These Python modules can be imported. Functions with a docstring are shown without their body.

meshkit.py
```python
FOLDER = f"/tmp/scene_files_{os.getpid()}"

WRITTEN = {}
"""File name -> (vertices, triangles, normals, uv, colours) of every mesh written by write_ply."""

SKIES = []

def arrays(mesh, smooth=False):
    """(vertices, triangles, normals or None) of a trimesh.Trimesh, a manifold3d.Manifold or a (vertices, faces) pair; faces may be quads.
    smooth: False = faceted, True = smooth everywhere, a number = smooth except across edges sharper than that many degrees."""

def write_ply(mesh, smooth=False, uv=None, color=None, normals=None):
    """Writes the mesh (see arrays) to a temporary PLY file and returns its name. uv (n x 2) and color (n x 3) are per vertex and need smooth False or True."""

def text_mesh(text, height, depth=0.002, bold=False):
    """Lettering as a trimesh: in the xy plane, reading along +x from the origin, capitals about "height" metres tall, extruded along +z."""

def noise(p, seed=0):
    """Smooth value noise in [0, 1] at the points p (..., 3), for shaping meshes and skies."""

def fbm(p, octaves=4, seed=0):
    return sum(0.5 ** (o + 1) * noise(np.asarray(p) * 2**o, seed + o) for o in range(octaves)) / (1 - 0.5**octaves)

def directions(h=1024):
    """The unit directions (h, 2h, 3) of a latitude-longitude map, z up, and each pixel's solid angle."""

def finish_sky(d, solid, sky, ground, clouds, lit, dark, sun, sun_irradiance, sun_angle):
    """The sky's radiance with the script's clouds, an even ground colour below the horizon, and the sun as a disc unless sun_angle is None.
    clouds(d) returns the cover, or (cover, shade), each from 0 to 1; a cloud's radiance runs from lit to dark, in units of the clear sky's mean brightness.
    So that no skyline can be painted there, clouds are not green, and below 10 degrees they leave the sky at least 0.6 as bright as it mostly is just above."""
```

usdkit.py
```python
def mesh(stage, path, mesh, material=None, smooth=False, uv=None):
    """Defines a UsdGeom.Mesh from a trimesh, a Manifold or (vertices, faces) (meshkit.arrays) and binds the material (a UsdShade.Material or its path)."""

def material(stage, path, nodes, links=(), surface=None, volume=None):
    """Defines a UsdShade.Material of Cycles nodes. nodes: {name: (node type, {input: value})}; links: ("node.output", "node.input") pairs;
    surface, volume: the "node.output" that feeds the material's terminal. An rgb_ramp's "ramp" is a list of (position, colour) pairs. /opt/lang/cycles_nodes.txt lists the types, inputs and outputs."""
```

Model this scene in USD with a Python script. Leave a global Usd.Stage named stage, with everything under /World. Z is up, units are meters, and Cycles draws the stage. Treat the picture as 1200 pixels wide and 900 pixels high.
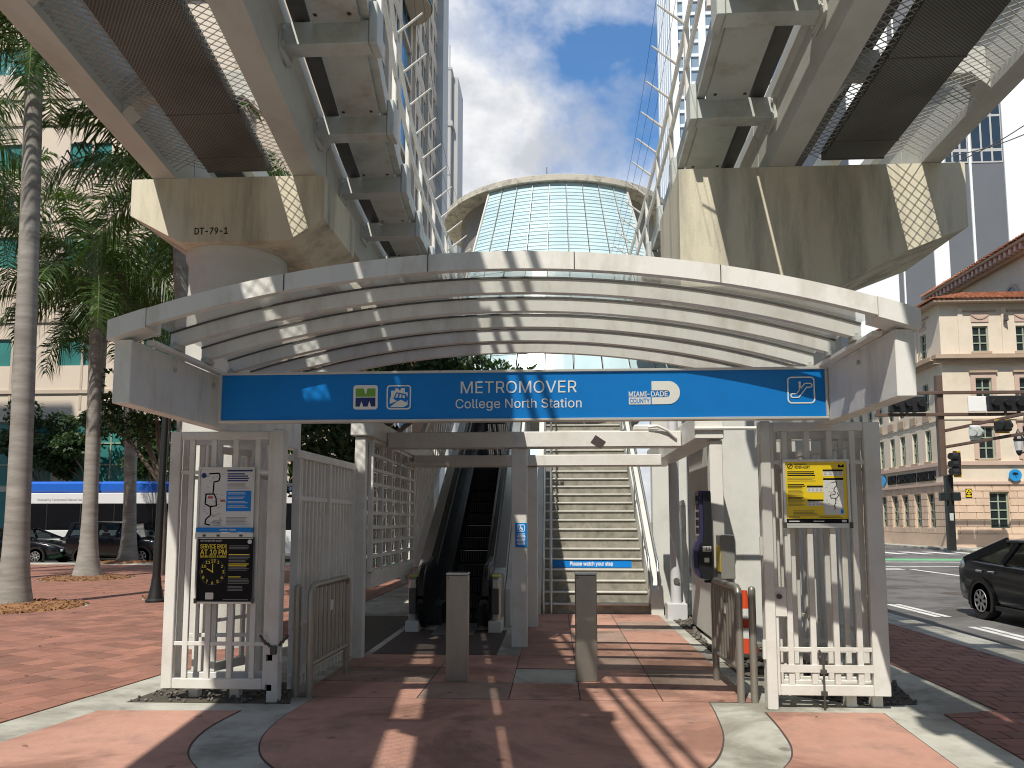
import math, random
import numpy as np, trimesh, usdkit, meshkit
import shapely
from shapely.geometry import Polygon, LineString, Point, box as sbox
from shapely.ops import unary_union
from pxr import Usd, UsdGeom, UsdLux, UsdShade, Gf, Sdf, Vt

stage = Usd.Stage.CreateInMemory()
UsdGeom.SetStageUpAxis(stage, UsdGeom.Tokens.z)
UsdGeom.SetStageMetersPerUnit(stage, 1.0)
UsdGeom.Xform.Define(stage, '/World')
R = random.Random(7)
NR = np.random.default_rng(7)

# ------------------------------------------------------------------ camera
F = 900.0                      # focal length in pixels of a 1200 px wide picture
TILT = math.radians(5.5)
V0 = 610 - F * math.tan(TILT)
CAMZ = 1.6
YAW = math.atan2((650 - 600) / F * math.cos(TILT), 1.0)   # the station's axis (+y) is seen at column 650
_r = np.array([math.cos(YAW), math.sin(YAW), 0])
_fh = np.array([-math.sin(YAW), math.cos(YAW), 0])
_f = _fh * math.cos(TILT) + np.array([0, 0, math.sin(TILT)])
_u = np.cross(_r, _f)
cam = UsdGeom.Camera.Define(stage, '/World/camera')
cam.CreateHorizontalApertureAttr(36.0)
cam.CreateVerticalApertureAttr(27.0)
cam.CreateFocalLengthAttr(36.0 * F / 1200)
cam.CreateVerticalApertureOffsetAttr((V0 - 450) / 1200 * 36.0)
cam.CreateClippingRangeAttr(Gf.Vec2f(0.1, 2000))
m4 = Gf.Matrix4d(*_r, 0, *_u, 0, *(-_f), 0, 0, 0, CAMZ, 1)
UsdGeom.Xformable(cam).AddTransformOp().Set(m4)
cam.CreateExposureAttr(0.12)

# ------------------------------------------------------------------ sun and sky
LX, LY = 0.23, 0.70                                   # light travels along (LX, LY, -1)
_L = np.array([LX, LY, -1.0]); _L /= np.linalg.norm(_L)
SUN_EL = math.asin(-_L[2]); SUN_ROT = math.atan2(-_L[0], -_L[1])
sun = UsdLux.DistantLight.Define(stage, '/World/sun')
sun.CreateIntensityAttr(1.25); sun.CreateNormalizeAttr(True); sun.CreateAngleAttr(0.5)
sun.CreateColorAttr(Gf.Vec3f(1.0, 0.94, 0.84))
_z = -_L; _x = np.cross([0, 0, 1], _z); _x /= np.linalg.norm(_x); _y = np.cross(_z, _x)
UsdGeom.Xformable(sun).AddTransformOp().Set(Gf.Matrix4d(*_x, 0, *_y, 0, *_z, 0, 0, 0, 0, 1))

SKY = usdkit.material(stage, '/World/Looks/sky_look', {
    'tc': ('texture_coordinate', {}),
    'sky': ('sky_texture', {'sky_type': 'single_scattering', 'sun_disc': False, 'sun_elevation': SUN_EL, 'sun_rotation': SUN_ROT, 'air_density': 1.0, 'aerosol_density': 0.3, 'ozone_density': 1.6}),
    'map': ('mapping', {'location': (5.47, 5.37, -5.32), 'rotation': (0, 0, 0.2), 'scale': (1.0, 1.0, 1.35)}),
    'n': ('noise_texture', {'scale': 2.3, 'detail': 9.0, 'roughness': 0.56, 'distortion': 0.25}),
    'r': ('rgb_ramp', {'ramp': [(0.0, (0, 0, 0)), (0.50, (0.02, 0.02, 0.02)), (0.56, (0.5, 0.5, 0.5)), (0.62, (0.97, 0.97, 0.97)), (1.0, (1, 1, 1))]}),
    'n2': ('noise_texture', {'scale': 5.0, 'detail': 8.0, 'roughness': 0.6}),
    'sh': ('rgb_ramp', {'ramp': [(0.0, (4.6, 4.9, 5.4)), (0.4, (6.0, 6.2, 6.6)), (0.56, (9.4, 9.4, 9.4)), (1.0, (11, 11, 11))]}),
    'hs': ('hsv', {'saturation': 1.25, 'value': 1.75}),
    'mix': ('mix_color', {}),
    'bg': ('background_shader', {'strength': 0.1})},
    [('tc.generated', 'map.vector'), ('map.vector', 'n.vector'), ('n.fac', 'r.fac'), ('map.vector', 'n2.vector'), ('n2.fac', 'sh.fac'),
     ('r.color', 'mix.fac'), ('sky.color', 'hs.color'), ('hs.color', 'mix.a'), ('sh.color', 'mix.b'), ('mix.result', 'bg.color')], surface='bg.background')
dome = UsdLux.DomeLight.Define(stage, '/World/sky')
UsdShade.MaterialBindingAPI.Apply(dome.GetPrim()).Bind(SKY)
dome.GetPrim().SetCustomDataByKey('kind', 'structure')

# ------------------------------------------------------------------ picture -> place
def ray(u, v):
    return _f + (u - 600) / F * _r - (v - V0) / F * _u
def P(u, v, Y):                                        # the point at distance Y along the station's axis
    d = ray(u, v); return np.array([0, 0, CAMZ]) + d * (Y / d[1])
def G(u, v, z=0.0):                                    # the point of the ground
    d = ray(u, v); return np.array([0, 0, CAMZ]) + d * ((z - CAMZ) / d[2])

# ------------------------------------------------------------------ things and parts
_used = {}
def _path(parent, name):
    base = (str(parent.GetPath()) if parent is not None else '/World')
    k = (base, name); n = _used.get(k, 0); _used[k] = n + 1
    return f'{base}/{name}' if n == 0 else f'{base}/{name}_{n:03d}'
def _tag(p, label=None, cat=None, group=None, kind=None):
    for k, v in (('label', label), ('category', cat), ('group', group), ('kind', kind)):
        if v: p.SetCustomDataByKey(k, v)
    return p
def thing(name, label, cat, loc=(0, 0, 0), rz=0.0, group=None, scale=None):
    x = UsdGeom.Xform.Define(stage, _path(None, name))
    if any(loc): x.AddTranslateOp().Set(Gf.Vec3d(*map(float, loc)))
    if rz: x.AddRotateZOp().Set(math.degrees(rz))
    if scale: x.AddScaleOp().Set(Gf.Vec3f(*scale))
    return _tag(x.GetPrim(), label, cat, group)
def part(parent, name, mesh, mat, label=None, smooth=False, kind=None):
    if isinstance(mesh, MB): mesh = mesh.mesh()
    m = usdkit.mesh(stage, _path(parent, name), mesh, mat, smooth)
    return _tag(m.GetPrim(), label, None, None, kind)
def solo(name, label, cat, mesh, mat, smooth=False, group=None, kind=None):
    return _tag(part(None, name, mesh, mat, None, smooth), label, cat, group, kind)
def struct(name, mesh, mat, smooth=False, parent=None):
    return _tag(part(parent, name, mesh, mat, None, smooth), kind='structure' if parent is None else None)
def copy_of(src, name, label, loc, rz=0.0, scale=None, group=None):
    t = thing(name, label, src.GetCustomDataByKey('category'), loc, rz, group or src.GetCustomDataByKey('group'), scale)
    t.GetReferences().AddInternalReference(src.GetPath()); t.SetInstanceable(True)
    for k in ('label',): t.SetCustomDataByKey(k, label)
    return t

# ------------------------------------------------------------------ meshes
def _chamfer_topology():
    s = [-1, 1]; pts = []
    for x in s:
        for y in s:
            for z in s:
                for k in range(3):
                    pts.append((x, y, z, k))
    q = np.array([[p[0] * (1 if p[3] != 0 else .8) if True else 0, p[1] * (1 if p[3] != 1 else .8), p[2] * (1 if p[3] != 2 else .8)] for p in pts])
    q = np.array([[p[0] * (1.0 if p[3] == 0 else .8), p[1] * (1.0 if p[3] == 1 else .8), p[2] * (1.0 if p[3] == 2 else .8)] for p in pts])
    from scipy.spatial import ConvexHull
    h = ConvexHull(q); f = h.simplices.copy()
    for i, t in enumerate(f):
        n = np.cross(q[t[1]] - q[t[0]], q[t[2]] - q[t[0]])
        if np.dot(n, q[t].mean(0)) < 0: f[i] = t[::-1]
    return np.array([p[:3] for p in pts], float), np.array([p[3] for p in pts]), f
_CS, _CK, _CF = _chamfer_topology()
_BS = np.array([[x, y, z] for x in (-1, 1) for y in (-1, 1) for z in (-1, 1)], float)
_BF = np.array([[0, 1, 3], [0, 3, 2], [4, 6, 7], [4, 7, 5], [0, 4, 5], [0, 5, 1], [2, 3, 7], [2, 7, 6], [0, 2, 6], [0, 6, 4], [1, 5, 7], [1, 7, 3]])
def boxvf(sx, sy, sz, c=0.0):
    h = np.array([sx, sy, sz]) / 2
    if c <= 0: return _BS * h, _BF
    v = _CS * h
    for k in range(3):
        o = [j for j in range(3) if j != k]
        sel = _CK == k
        for j in o: v[sel, j] -= _CS[sel, j] * c
    return v, _CF
def frame(d, up=(0, 0, 1)):
    d = np.asarray(d, float); d = d / np.linalg.norm(d)
    up = np.asarray(up, float)
    if abs(np.dot(d, up)) > .98 * np.linalg.norm(up): up = np.array([0, 1.0, 0]) if abs(d[1]) < .9 else np.array([1.0, 0, 0])
    s = np.cross(d, up); s /= np.linalg.norm(s); t = np.cross(s, d)
    return d, s, t
class MB:
    def __init__(self): self.v = []; self.f = []; self.n = 0
    def add(self, v, f):
        v = np.asarray(v, float); f = np.asarray(f, int)
        if len(f) and f.shape[1] == 4: f = np.vstack([f[:, [0, 1, 2]], f[:, [0, 2, 3]]])
        self.v.append(v); self.f.append(f + self.n); self.n += len(v); return self
    def tm(self, m, T=None):
        v = np.array(m.vertices)
        if T is not None: v = v @ T[:3, :3].T + T[:3, 3]
        return self.add(v, m.faces)
    def box(self, x0, x1, y0, y1, z0, z1, c=0.0):
        v, f = boxvf(abs(x1 - x0), abs(y1 - y0), abs(z1 - z0), c)
        return self.add(v + [(x0 + x1) / 2, (y0 + y1) / 2, (z0 + z1) / 2], f)
    def beam(self, p, q, w, h, c=0.0, up=(0, 0, 1)):      # from p to q, w across, h along up
        p = np.asarray(p, float); q = np.asarray(q, float); d, s, t = frame(q - p, up)
        v, f = boxvf(np.linalg.norm(q - p), w, h, c)
        return self.add((p + q) / 2 + v @ np.array([d, -s, t]), f)
    def tube(self, pts, r, n=8, cap=True):
        pts = np.asarray(pts, float); k = len(pts); rr = np.broadcast_to(np.asarray(r, float), (k,))
        tan = np.gradient(pts, axis=0); rings = []
        d0, s, t = frame(tan[0])
        for i in range(k):
            d = tan[i] / np.linalg.norm(tan[i]); s = s - d * np.dot(s, d); s /= np.linalg.norm(s); t = np.cross(s, d)
            a = np.arange(n) / n * 2 * math.pi
            rings.append(pts[i] + rr[i] * (np.cos(a)[:, None] * s + np.sin(a)[:, None] * t))
        v = np.vstack(rings); f = []
        for i in range(k - 1):
            for j in range(n):
                a, b = i * n + j, i * n + (j + 1) % n
                f += [[a, a + n, b + n], [a, b + n, b]]
        if cap:
            v = np.vstack([v, pts[:1], pts[-1:]]); c0, c1 = k * n, k * n + 1
            for j in range(n):
                f += [[c0, j, (j + 1) % n], [c1, (k - 1) * n + (j + 1) % n, (k - 1) * n + j]]
        f = np.array(f)[:, ::-1]
        return self.add(v, f)
    def lathe(self, prof, n=24, c=(0, 0, 0)):              # prof: (r, z) from bottom to top
        prof = np.asarray(prof, float); k = len(prof); a = np.arange(n) / n * 2 * math.pi
        v = np.stack([prof[:, 0, None] * np.cos(a), prof[:, 0, None] * np.sin(a), np.repeat(prof[:, 1, None], n, 1)], -1).reshape(-1, 3) + c
        f = []
        for i in range(k - 1):
            for j in range(n):
                p, q = i * n + j, i * n + (j + 1) % n
                f += [[p, q, q + n], [p, q + n, p + n]]
        v = np.vstack([v, [[c[0], c[1], prof[0, 1] + c[2]], [c[0], c[1], prof[-1, 1] + c[2]]]])
        for j in range(n):
            f += [[k * n, (j + 1) % n, j], [k * n + 1, (k - 1) * n + j, (k - 1) * n + (j + 1) % n]]
        return self.add(v, f)
    def sweep(self, sect, pts, side, closed=True):          # sect: list of (a, b); point = pts + a*side + b*z
        sect = np.asarray(sect, float); pts = np.asarray(pts, float); side = np.asarray(side, float); n = len(sect); k = len(pts)
        if side.ndim == 1: side = np.repeat(side[None], k, 0)
        v = (pts[:, None] + sect[None, :, 0, None] * side[:, None] + sect[None, :, 1, None] * np.array([0, 0, 1.0])).reshape(-1, 3)
        f = []
        for i in range(k - 1):
            for j in range(n if closed else n - 1):
                a, b = i * n + j, i * n + (j + 1) % n
                f += [[a, b, b + n], [a, b + n, a + n]]
        if closed:
            tri = trimesh.creation.triangulate_polygon(Polygon(sect), engine='earcut')
            tv, tf = np.asarray(tri[0]), np.asarray(tri[1])
            for base, (o, flip) in ((0, (pts[0], True)), (1, (pts[-1], False))):
                sd = side[0] if base == 0 else side[-1]
                vv = o + tv[:, :1] * sd + tv[:, 1:2] * np.array([0, 0, 1.0])
                self.add(vv, tf[:, ::-1] if flip else tf)
        return self.add(v, f)
    def prism(self, poly, z0, z1, T=None):                    # shapely polygon extruded along z (or in frame T)
        for g in getattr(poly, 'geoms', [poly]):
            if g.is_empty or g.geom_type != 'Polygon' or g.area < 1e-9: continue
            m = trimesh.creation.extrude_polygon(g, z1 - z0, engine='earcut'); v = np.array(m.vertices); v[:, 2] += z0
            if T is not None: v = v @ T[:3, :3].T + T[:3, 3]
            self.add(v, m.faces)
        return self
    def quad(self, a, b, c, d): return self.add([a, b, c, d], [[0, 1, 2], [0, 2, 3]])
    def mesh(self):
        v = np.vstack(self.v); f = np.vstack(self.f); m = trimesh.Trimesh(v, f, process=False)
        return m
def wallT(o, right=(1, 0, 0), up=(0, 0, 1)):                 # frame of a wall seen from its front: x right, y up, z out of it
    r = np.asarray(right, float); u = np.asarray(up, float); n = np.cross(r, u); T = np.eye(4)
    T[:3, 0], T[:3, 1], T[:3, 2], T[:3, 3] = r, u, n, o; return T
def txt(s, h, T, depth=.004, bold=False, width=None, center=False):
    m = meshkit.text_mesh(s, h, depth, bold); v = np.array(m.vertices); w = v[:, 0].max() - v[:, 0].min(); v[:, 0] -= v[:, 0].min()
    if width: v[:, 0] *= width / w; w = width
    if center: v[:, 0] -= w / 2
    return v @ T[:3, :3].T + T[:3, 3], m.faces

# ------------------------------------------------------------------ materials
def mat(name, col, rough=.6, var=.12, scale=3.0, bump=0.0, bscale=60.0, metal=0.0, dirt=None, dscale=1.2, damt=.5, stretch=(1, 1, 1), spec=.5, rnd=0.0, spots=None, **kw):
    col = np.array(col, float)
    N = {'g': ('geometry', {}), 'm': ('mapping', {'scale': stretch}), 'n': ('noise_texture', {'scale': scale, 'detail': 6.0, 'roughness': .6}),
         'r': ('rgb_ramp', {'ramp': [(.25, tuple(col * (1 - var))), (.5, tuple(col)), (.75, tuple(np.minimum(col * (1 + var), .95)))]}),
         'p': ('principled_bsdf', {'roughness': rough, 'metallic': metal, 'specular_ior_level': spec, **kw})}
    L = [('g.position', 'm.vector'), ('m.vector', 'n.vector'), ('n.fac', 'r.fac')]
    out = 'r.color'
    if dirt is not None:
        N['dn'] = ('noise_texture', {'scale': dscale, 'detail': 8.0, 'roughness': .68})
        N['dr'] = ('rgb_ramp', {'ramp': [(.48, (0, 0, 0)), (.7, (damt, damt, damt))]})
        N['dm'] = ('mix_color', {'b': tuple(dirt)})
        L += [('m.vector', 'dn.vector'), ('dn.fac', 'dr.fac'), ('dr.color', 'dm.fac'), (out, 'dm.a')]; out = 'dm.result'
    if spots is not None:                                # old gum and small stains
        N['sv'] = ('voronoi_texture', {'scale': spots, 'randomness': 1.0}); N['sr'] = ('rgb_ramp', {'ramp': [(0, (.6, .6, .6)), (.085, (.55, .55, .55)), (.12, (0, 0, 0)), (1, (0, 0, 0))]})
        N['sm'] = ('mix_color', {'b': tuple(col * .28)}); L += [('g.position', 'sv.vector'), ('sv.distance', 'sr.fac'), ('sr.color', 'sm.fac'), (out, 'sm.a')]; out = 'sm.result'
        N['lv'] = ('noise_texture', {'scale': .55, 'detail': 5.0, 'roughness': .7, 'distortion': .6}); N['lr'] = ('rgb_ramp', {'ramp': [(.42, (.62, .60, .58)), (.52, (1, 1, 1)), (.66, (1.14, 1.14, 1.14))]})
        N['lm'] = ('mix_color', {'blend_type': 'multiply', 'fac': 1.0, 'use_clamp': False}); L += [('g.position', 'lv.vector'), ('lv.fac', 'lr.fac'), (out, 'lm.a'), ('lr.color', 'lm.b')]; out = 'lm.result'
    if rnd:
        N['oi'] = ('object_info', {}); N['mr'] = ('map_range', {'from_min': 0, 'from_max': 1, 'to_min': 1 - rnd, 'to_max': 1 + rnd})
        N['hv'] = ('hsv', {}); L += [('oi.random', 'mr.value'), ('mr.result', 'hv.value'), (out, 'hv.color')]; out = 'hv.color'
    L.append((out, 'p.base_color'))
    if bump:
        N['bn'] = ('noise_texture', {'scale': bscale, 'detail': 4.0}); N['b'] = ('bump', {'strength': bump, 'distance': .01})
        L += [('g.position', 'bn.vector'), ('bn.fac', 'b.height'), ('b.normal', 'p.normal')]
    return usdkit.material(stage, '/World/Looks/' + name, N, L, surface='p.BSDF')
def glassmat(name, tint=(.8, .9, .92), rough=.02, trans=.75, gcol=(1, 1, 1), diff=None, dmix=0.0):
    N = {'t': ('transparent_bsdf', {'color': tint}), 'g': ('glossy_bsdf', {'color': gcol, 'roughness': rough}), 'lw': ('layer_weight', {'blend': .5}), 'fr': ('math', {'math_type': 'power', 'value2': 4.0}),
         'a': ('math', {'math_type': 'multiply_add', 'value2': .85, 'value3': 1 - trans, 'use_clamp': True}), 'm': ('mix_closure', {})}
    L = [('lw.facing', 'fr.value1'), ('fr.value', 'a.value1'), ('a.value', 'm.fac'), ('t.BSDF', 'm.closure1'), ('g.BSDF', 'm.closure2')]
    out = 'm.closure'
    if diff is not None:
        N['d'] = ('principled_bsdf', {'base_color': diff, 'roughness': .4}); N['m2'] = ('mix_closure', {'fac': dmix})
        L += [(out, 'm2.closure1'), ('d.BSDF', 'm2.closure2')]; out = 'm2.closure'
    return usdkit.material(stage, '/World/Looks/' + name, N, L, surface=out)
def leafmat(name, c1, c2, rough=.45):
    return usdkit.material(stage, '/World/Looks/' + name, {
        'g': ('geometry', {}), 'r': ('rgb_ramp', {'ramp': [(0, c1), (1, c2)]}), 'p': ('principled_bsdf', {'roughness': rough, 'specular_ior_level': .4}),
        't': ('translucent_bsdf', {}), 'hs': ('hsv', {'value': 1.6, 'saturation': 1.15}), 'm': ('mix_closure', {'fac': .3})},
        [('g.random_per_island', 'r.fac'), ('r.color', 'p.base_color'), ('r.color', 'hs.color'), ('hs.color', 't.color'), ('p.BSDF', 'm.closure1'), ('t.BSDF', 'm.closure2')], surface='m.closure')
WHITE = mat('white_paint', (.64, .63, .59), .45, .06, 2.0, .15, 25, dirt=(.42, .38, .31), dscale=2.2, damt=.45)
CANOPY = mat('canopy_paint', (.70, .695, .66), .45, .06, 1.5, .2, 14, dirt=(.40, .36, .29), dscale=2.6, damt=.55, stretch=(1.4, 1.4, .5))
CREAM = mat('cream_concrete', (.60, .56, .43), .85, .08, 1.5, .3, 40, dirt=(.15, .145, .12), dscale=1.25, damt=.7, stretch=(1.6, 1.6, .22))
BEAMC = mat('beam_concrete', (.49, .495, .455), .85, .08, 1.2, .25, 45, dirt=(.30, .27, .22), dscale=1.3, damt=.5, stretch=(1, .5, 1))
COLC = mat('column_concrete', (.56, .57, .53), .85, .06, 1.5, .2, 50, dirt=(.36, .36, .32), dscale=1.4, damt=.4)
BLACKP = mat('black_stencil', (.02, .02, .02), .7, .1)
# ================================================================== THE GROUND
ASPH = mat('asphalt', (.13, .125, .12), .9, .12, 2.0, .5, 120, dirt=(.07, .07, .07), dscale=.6, damt=.6, spots=.9)
CONC = mat('pale_concrete', (.40, .395, .345), .9, .08, 3.0, .25, 80, dirt=(.22, .21, .17), dscale=2.4, damt=.75, spots=2.1)
REDC = mat('red_concrete', (.43, .235, .175), .85, .2, 2.2, .35, 90, dirt=(.19, .125, .10), dscale=2.2, damt=.75, rnd=.10, spots=2.6)
GREYR = mat('worn_pink_concrete', (.30, .21, .165), .85, .2, 3, .35, 90, dirt=(.17, .13, .10), dscale=2.5, damt=.7, spots=2.4)
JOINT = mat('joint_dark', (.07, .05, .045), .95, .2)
PAVER = mat('red_paver', (.27, .125, .088), .85, .14, 3.5, .35, 90, dirt=(.13, .075, .058), dscale=1.2, damt=.75, rnd=.22)
PAVR = mat('dark_red_paver', (.26, .115, .085), .85, .14, 3.5, .35, 90, dirt=(.14, .075, .06), dscale=1.0, damt=.55, rnd=.12)
ROADP = mat('road_paint', (.62, .62, .60), .8, .1, 8, .2, 60, dirt=(.25, .24, .23), dscale=3, damt=.7)
GREENP = mat('green_lane_paint', (.13, .42, .20), .8, .12, 4, .2, 60, dirt=(.12, .14, .12), dscale=2, damt=.5)
DIRT = mat('bare_earth', (.14, .115, .085), .95, .2, 6, .6, 40)

XK = 5.80                                           # the kerb of the street on the right
def sheet(mb, poly, z): 
    return mb.prism(poly, z - .06, z)
g = MB(); g.quad((-400, -300, -.17), (400, -300, -.17), (400, 600, -.17), (-400, 600, -.17)); struct('ground', g, DIRT)
g = MB(); g.box(XK + .02, 22.5, -40, 300, -.3, -.13); struct('road', g, ASPH)
g = MB(); g.box(-200, XK, 28.6, 40.0, -.3, -.134); struct('cross_street', g, ASPH)
g = MB(); g.box(22.5, 300, 28.6, 41, -.3, -.134); struct('cross_street', g, ASPH)
# pavements
PLAZA = Polygon([(-60, -12), (XK - .16, -12), (XK - .16, 28.4), (-60, 28.4)])
g = MB(); g.prism(PLAZA, -.25, 0.0); struct('pavement', g, CONC)
g = MB()
for y in np.arange(-12, 28.4, 2.02): g.box(XK - .155, XK, y, min(y + 2.0, 28.4), -.2, .003, .012)
struct('kerb', g, CONC)
g = MB()
for x in np.arange(-60, XK - .2, 2.02): g.box(x, min(x + 2.0, XK - .16), 28.41, 28.57, -.2, .003, .012)
struct('kerb', g, CONC)
g = MB(); g.box(22.6, 200, 41.1, 120, -.2, 0.0, .02); struct('far_pavement', g, CONC)
g = MB(); g.box(-200, 5, 40.1, 130, -.2, 0.0, .02); struct('far_pavement', g, CONC)

def gp(*uv): return [tuple(G(u, v)[:2]) for u, v in uv]
def smoothpoly(pts, n=10):                          # Catmull-Rom through points
    p = np.array(pts, float); out = []
    for i in range(len(p) - 1):
        a, b, c, d = p[max(i - 1, 0)], p[i], p[i + 1], p[min(i + 2, len(p) - 1)]
        for t in np.linspace(0, 1, n, endpoint=False):
            out.append(.5 * (2 * b + (c - a) * t + (2 * a - 5 * b + 4 * c - d) * t * t + (3 * b - a - 3 * c + d) * t ** 3))
    out.append(p[-1]); return [tuple(q) for q in out]
pave = stage.GetPrimAtPath('/World/pavement')
def redslab(poly, z=.007, m=REDC, name='slab', j=.012):
    mb = MB(); mb.prism(poly.buffer(-j), -.02, z); part(pave, name, mb, m)
    mb = MB(); mb.prism(poly.difference(poly.buffer(-j - .004)), -.02, .0035); part(pave, 'joint', mb, JOINT)
# left panel, centre panel and right panel of the forecourt, with the pale curved bands left between them
lp = Polygon(gp((115, 833)) + smoothpoly(gp((283, 833), (243, 855), (222, 880), (236, 905), (300, 960))) + gp((-250, 960), (-180, 930)))
cp_l = smoothpoly(gp((374, 814.5), (325, 845), (303, 873), (318, 900), (390, 930)))
cp_r = smoothpoly(gp((770, 930), (833, 900), (849, 868), (840, 838), (826, 814.5)))
cen = Polygon(cp_l + cp_r).intersection(sbox(-9, 0, 9, 7.05))
rp = Polygon(smoothpoly(gp((840, 960), (915, 903), (927, 880), (914, 856), (896, 835))) + gp((1036, 836), (1126, 902), (1200, 960)))
redslab(lp); redslab(rp)
# the centre panel is cut by a saw joint
bx = cen.bounds
ym = G(600, 842)[1]
redslab(cen)
# entrance floor: saw-cut slabs between the two barriers up to escalator and stairs
xs = [-2.35, -1.25, -.42, .22, .95, 1.75]; ys = [7.052, 7.75, 8.5, 9.3, 10.3, 11.4, 12.4, 13.4]
for i in range(len(xs) - 1):
    for k in range(len(ys) - 1):
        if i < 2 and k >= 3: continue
        if (i, k) == (2, 1): continue                # a pale slab here
        redslab(sbox(xs[i], ys[k], xs[i + 1], ys[k + 1]), .007, GREYR if (i, k) in ((1, 0), (3, 4), (4, 5), (0, 1), (4, 1), (3, 2)) else REDC, 'slab', .006)
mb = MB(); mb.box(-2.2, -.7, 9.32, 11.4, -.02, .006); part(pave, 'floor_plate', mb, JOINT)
# pavers of the plaza on the left
edge_l = gp((-400, 985), (0, 848), (120, 812), (192, 790))
pl = Polygon([tuple(p) for p in edge_l] + [(-3.75, 8.6), (-3.75, 27.2), (-58, 27.2), (-58, 3)])
palm_spots = []                                       # filled below: (x, y, radius) holes for the tree beds
BEDS = [(*G(22, 712)[:2], 1.15), (*G(102, 678)[:2], 1.2), (*G(150, 659)[:2], 1.1), (*G(215, 700)[:2], .8), (*G(-140, 690)[:2], 1.2)]
bedpoly = unary_union([Point(x, y).buffer(r, 24) for x, y, r in BEDS])
pl = pl.difference(bedpoly)
mb = MB(); mb.prism(pl, -.03, .003); part(pave, 'paver_bed', mb, JOINT)
def pavers(poly, sx, sy, ang, m, zt, limit_y, x0, x1, y0, y1, budget, off=.5, lab='paver'):
    c, s = math.cos(ang), math.sin(ang); near = []; far = MB(); rr = random.Random(3)
    prep = shapely.prepared.prep(poly)
    row = 0; y = y0
    while y < y1:
        x = x0 + (off * sx if row % 2 else 0)
        while x < x1:
            cx, cy = x + sx / 2, y + sy / 2; X, Y = cx * c - cy * s, cx * s + cy * c
            if poly.bounds[0] - 1 < X < poly.bounds[2] + 1 and Y < limit_y:
                q = sbox(x + .006, y + .006, x + sx - .006, y + sy - .006); q = shapely.affinity.rotate(q, math.degrees(ang), origin=(0, 0))
                if prep.intersects(q):
                    w = prep.contains(q); dz = zt + rr.uniform(-.0015, .002)
                    near.append((math.hypot(X, Y), X, Y, q, w, dz))
            x += sx
        y += sy; row += 1
    near.sort(key=lambda t: t[0]); cnt = 0
    for d, X, Y, q, w, dz in near:
        u = (X / max(Y, .1)) * F + 650
        vis = -60 < u < 1260 and Y > 4.0
        qq = q if w else q.intersection(poly)
        if qq.is_empty: continue
        if vis and cnt < budget and w:
            mbx = MB(); v, f = boxvf(sx - .012, sy - .012, .03, .004); ca, sa = c, s
            mbx.add(v @ np.array([[ca, sa, 0], [-sa, ca, 0], [0, 0, 1]]) + [X, Y, dz - .015], f)
            part(pave, lab, mbx, m); cnt += 1
        elif w:
            v, f = boxvf(sx - .012, sy - .012, .03); far.add(v @ np.array([[c, s, 0], [-s, c, 0], [0, 0, 1]]) + [X, Y, dz - .015], f[[0, 1, 2, 3, 4, 5, 6, 7, 10, 11] if False else slice(None)])
        else:
            far.prism(qq, dz - .03, dz)
    part(pave, lab + '_field', far, m, kind='stuff')
pavers(pl, .30, .30, math.radians(-24), PAVER, .010, 27.3, -46, 8, -16, 30, 300, .5)
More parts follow.
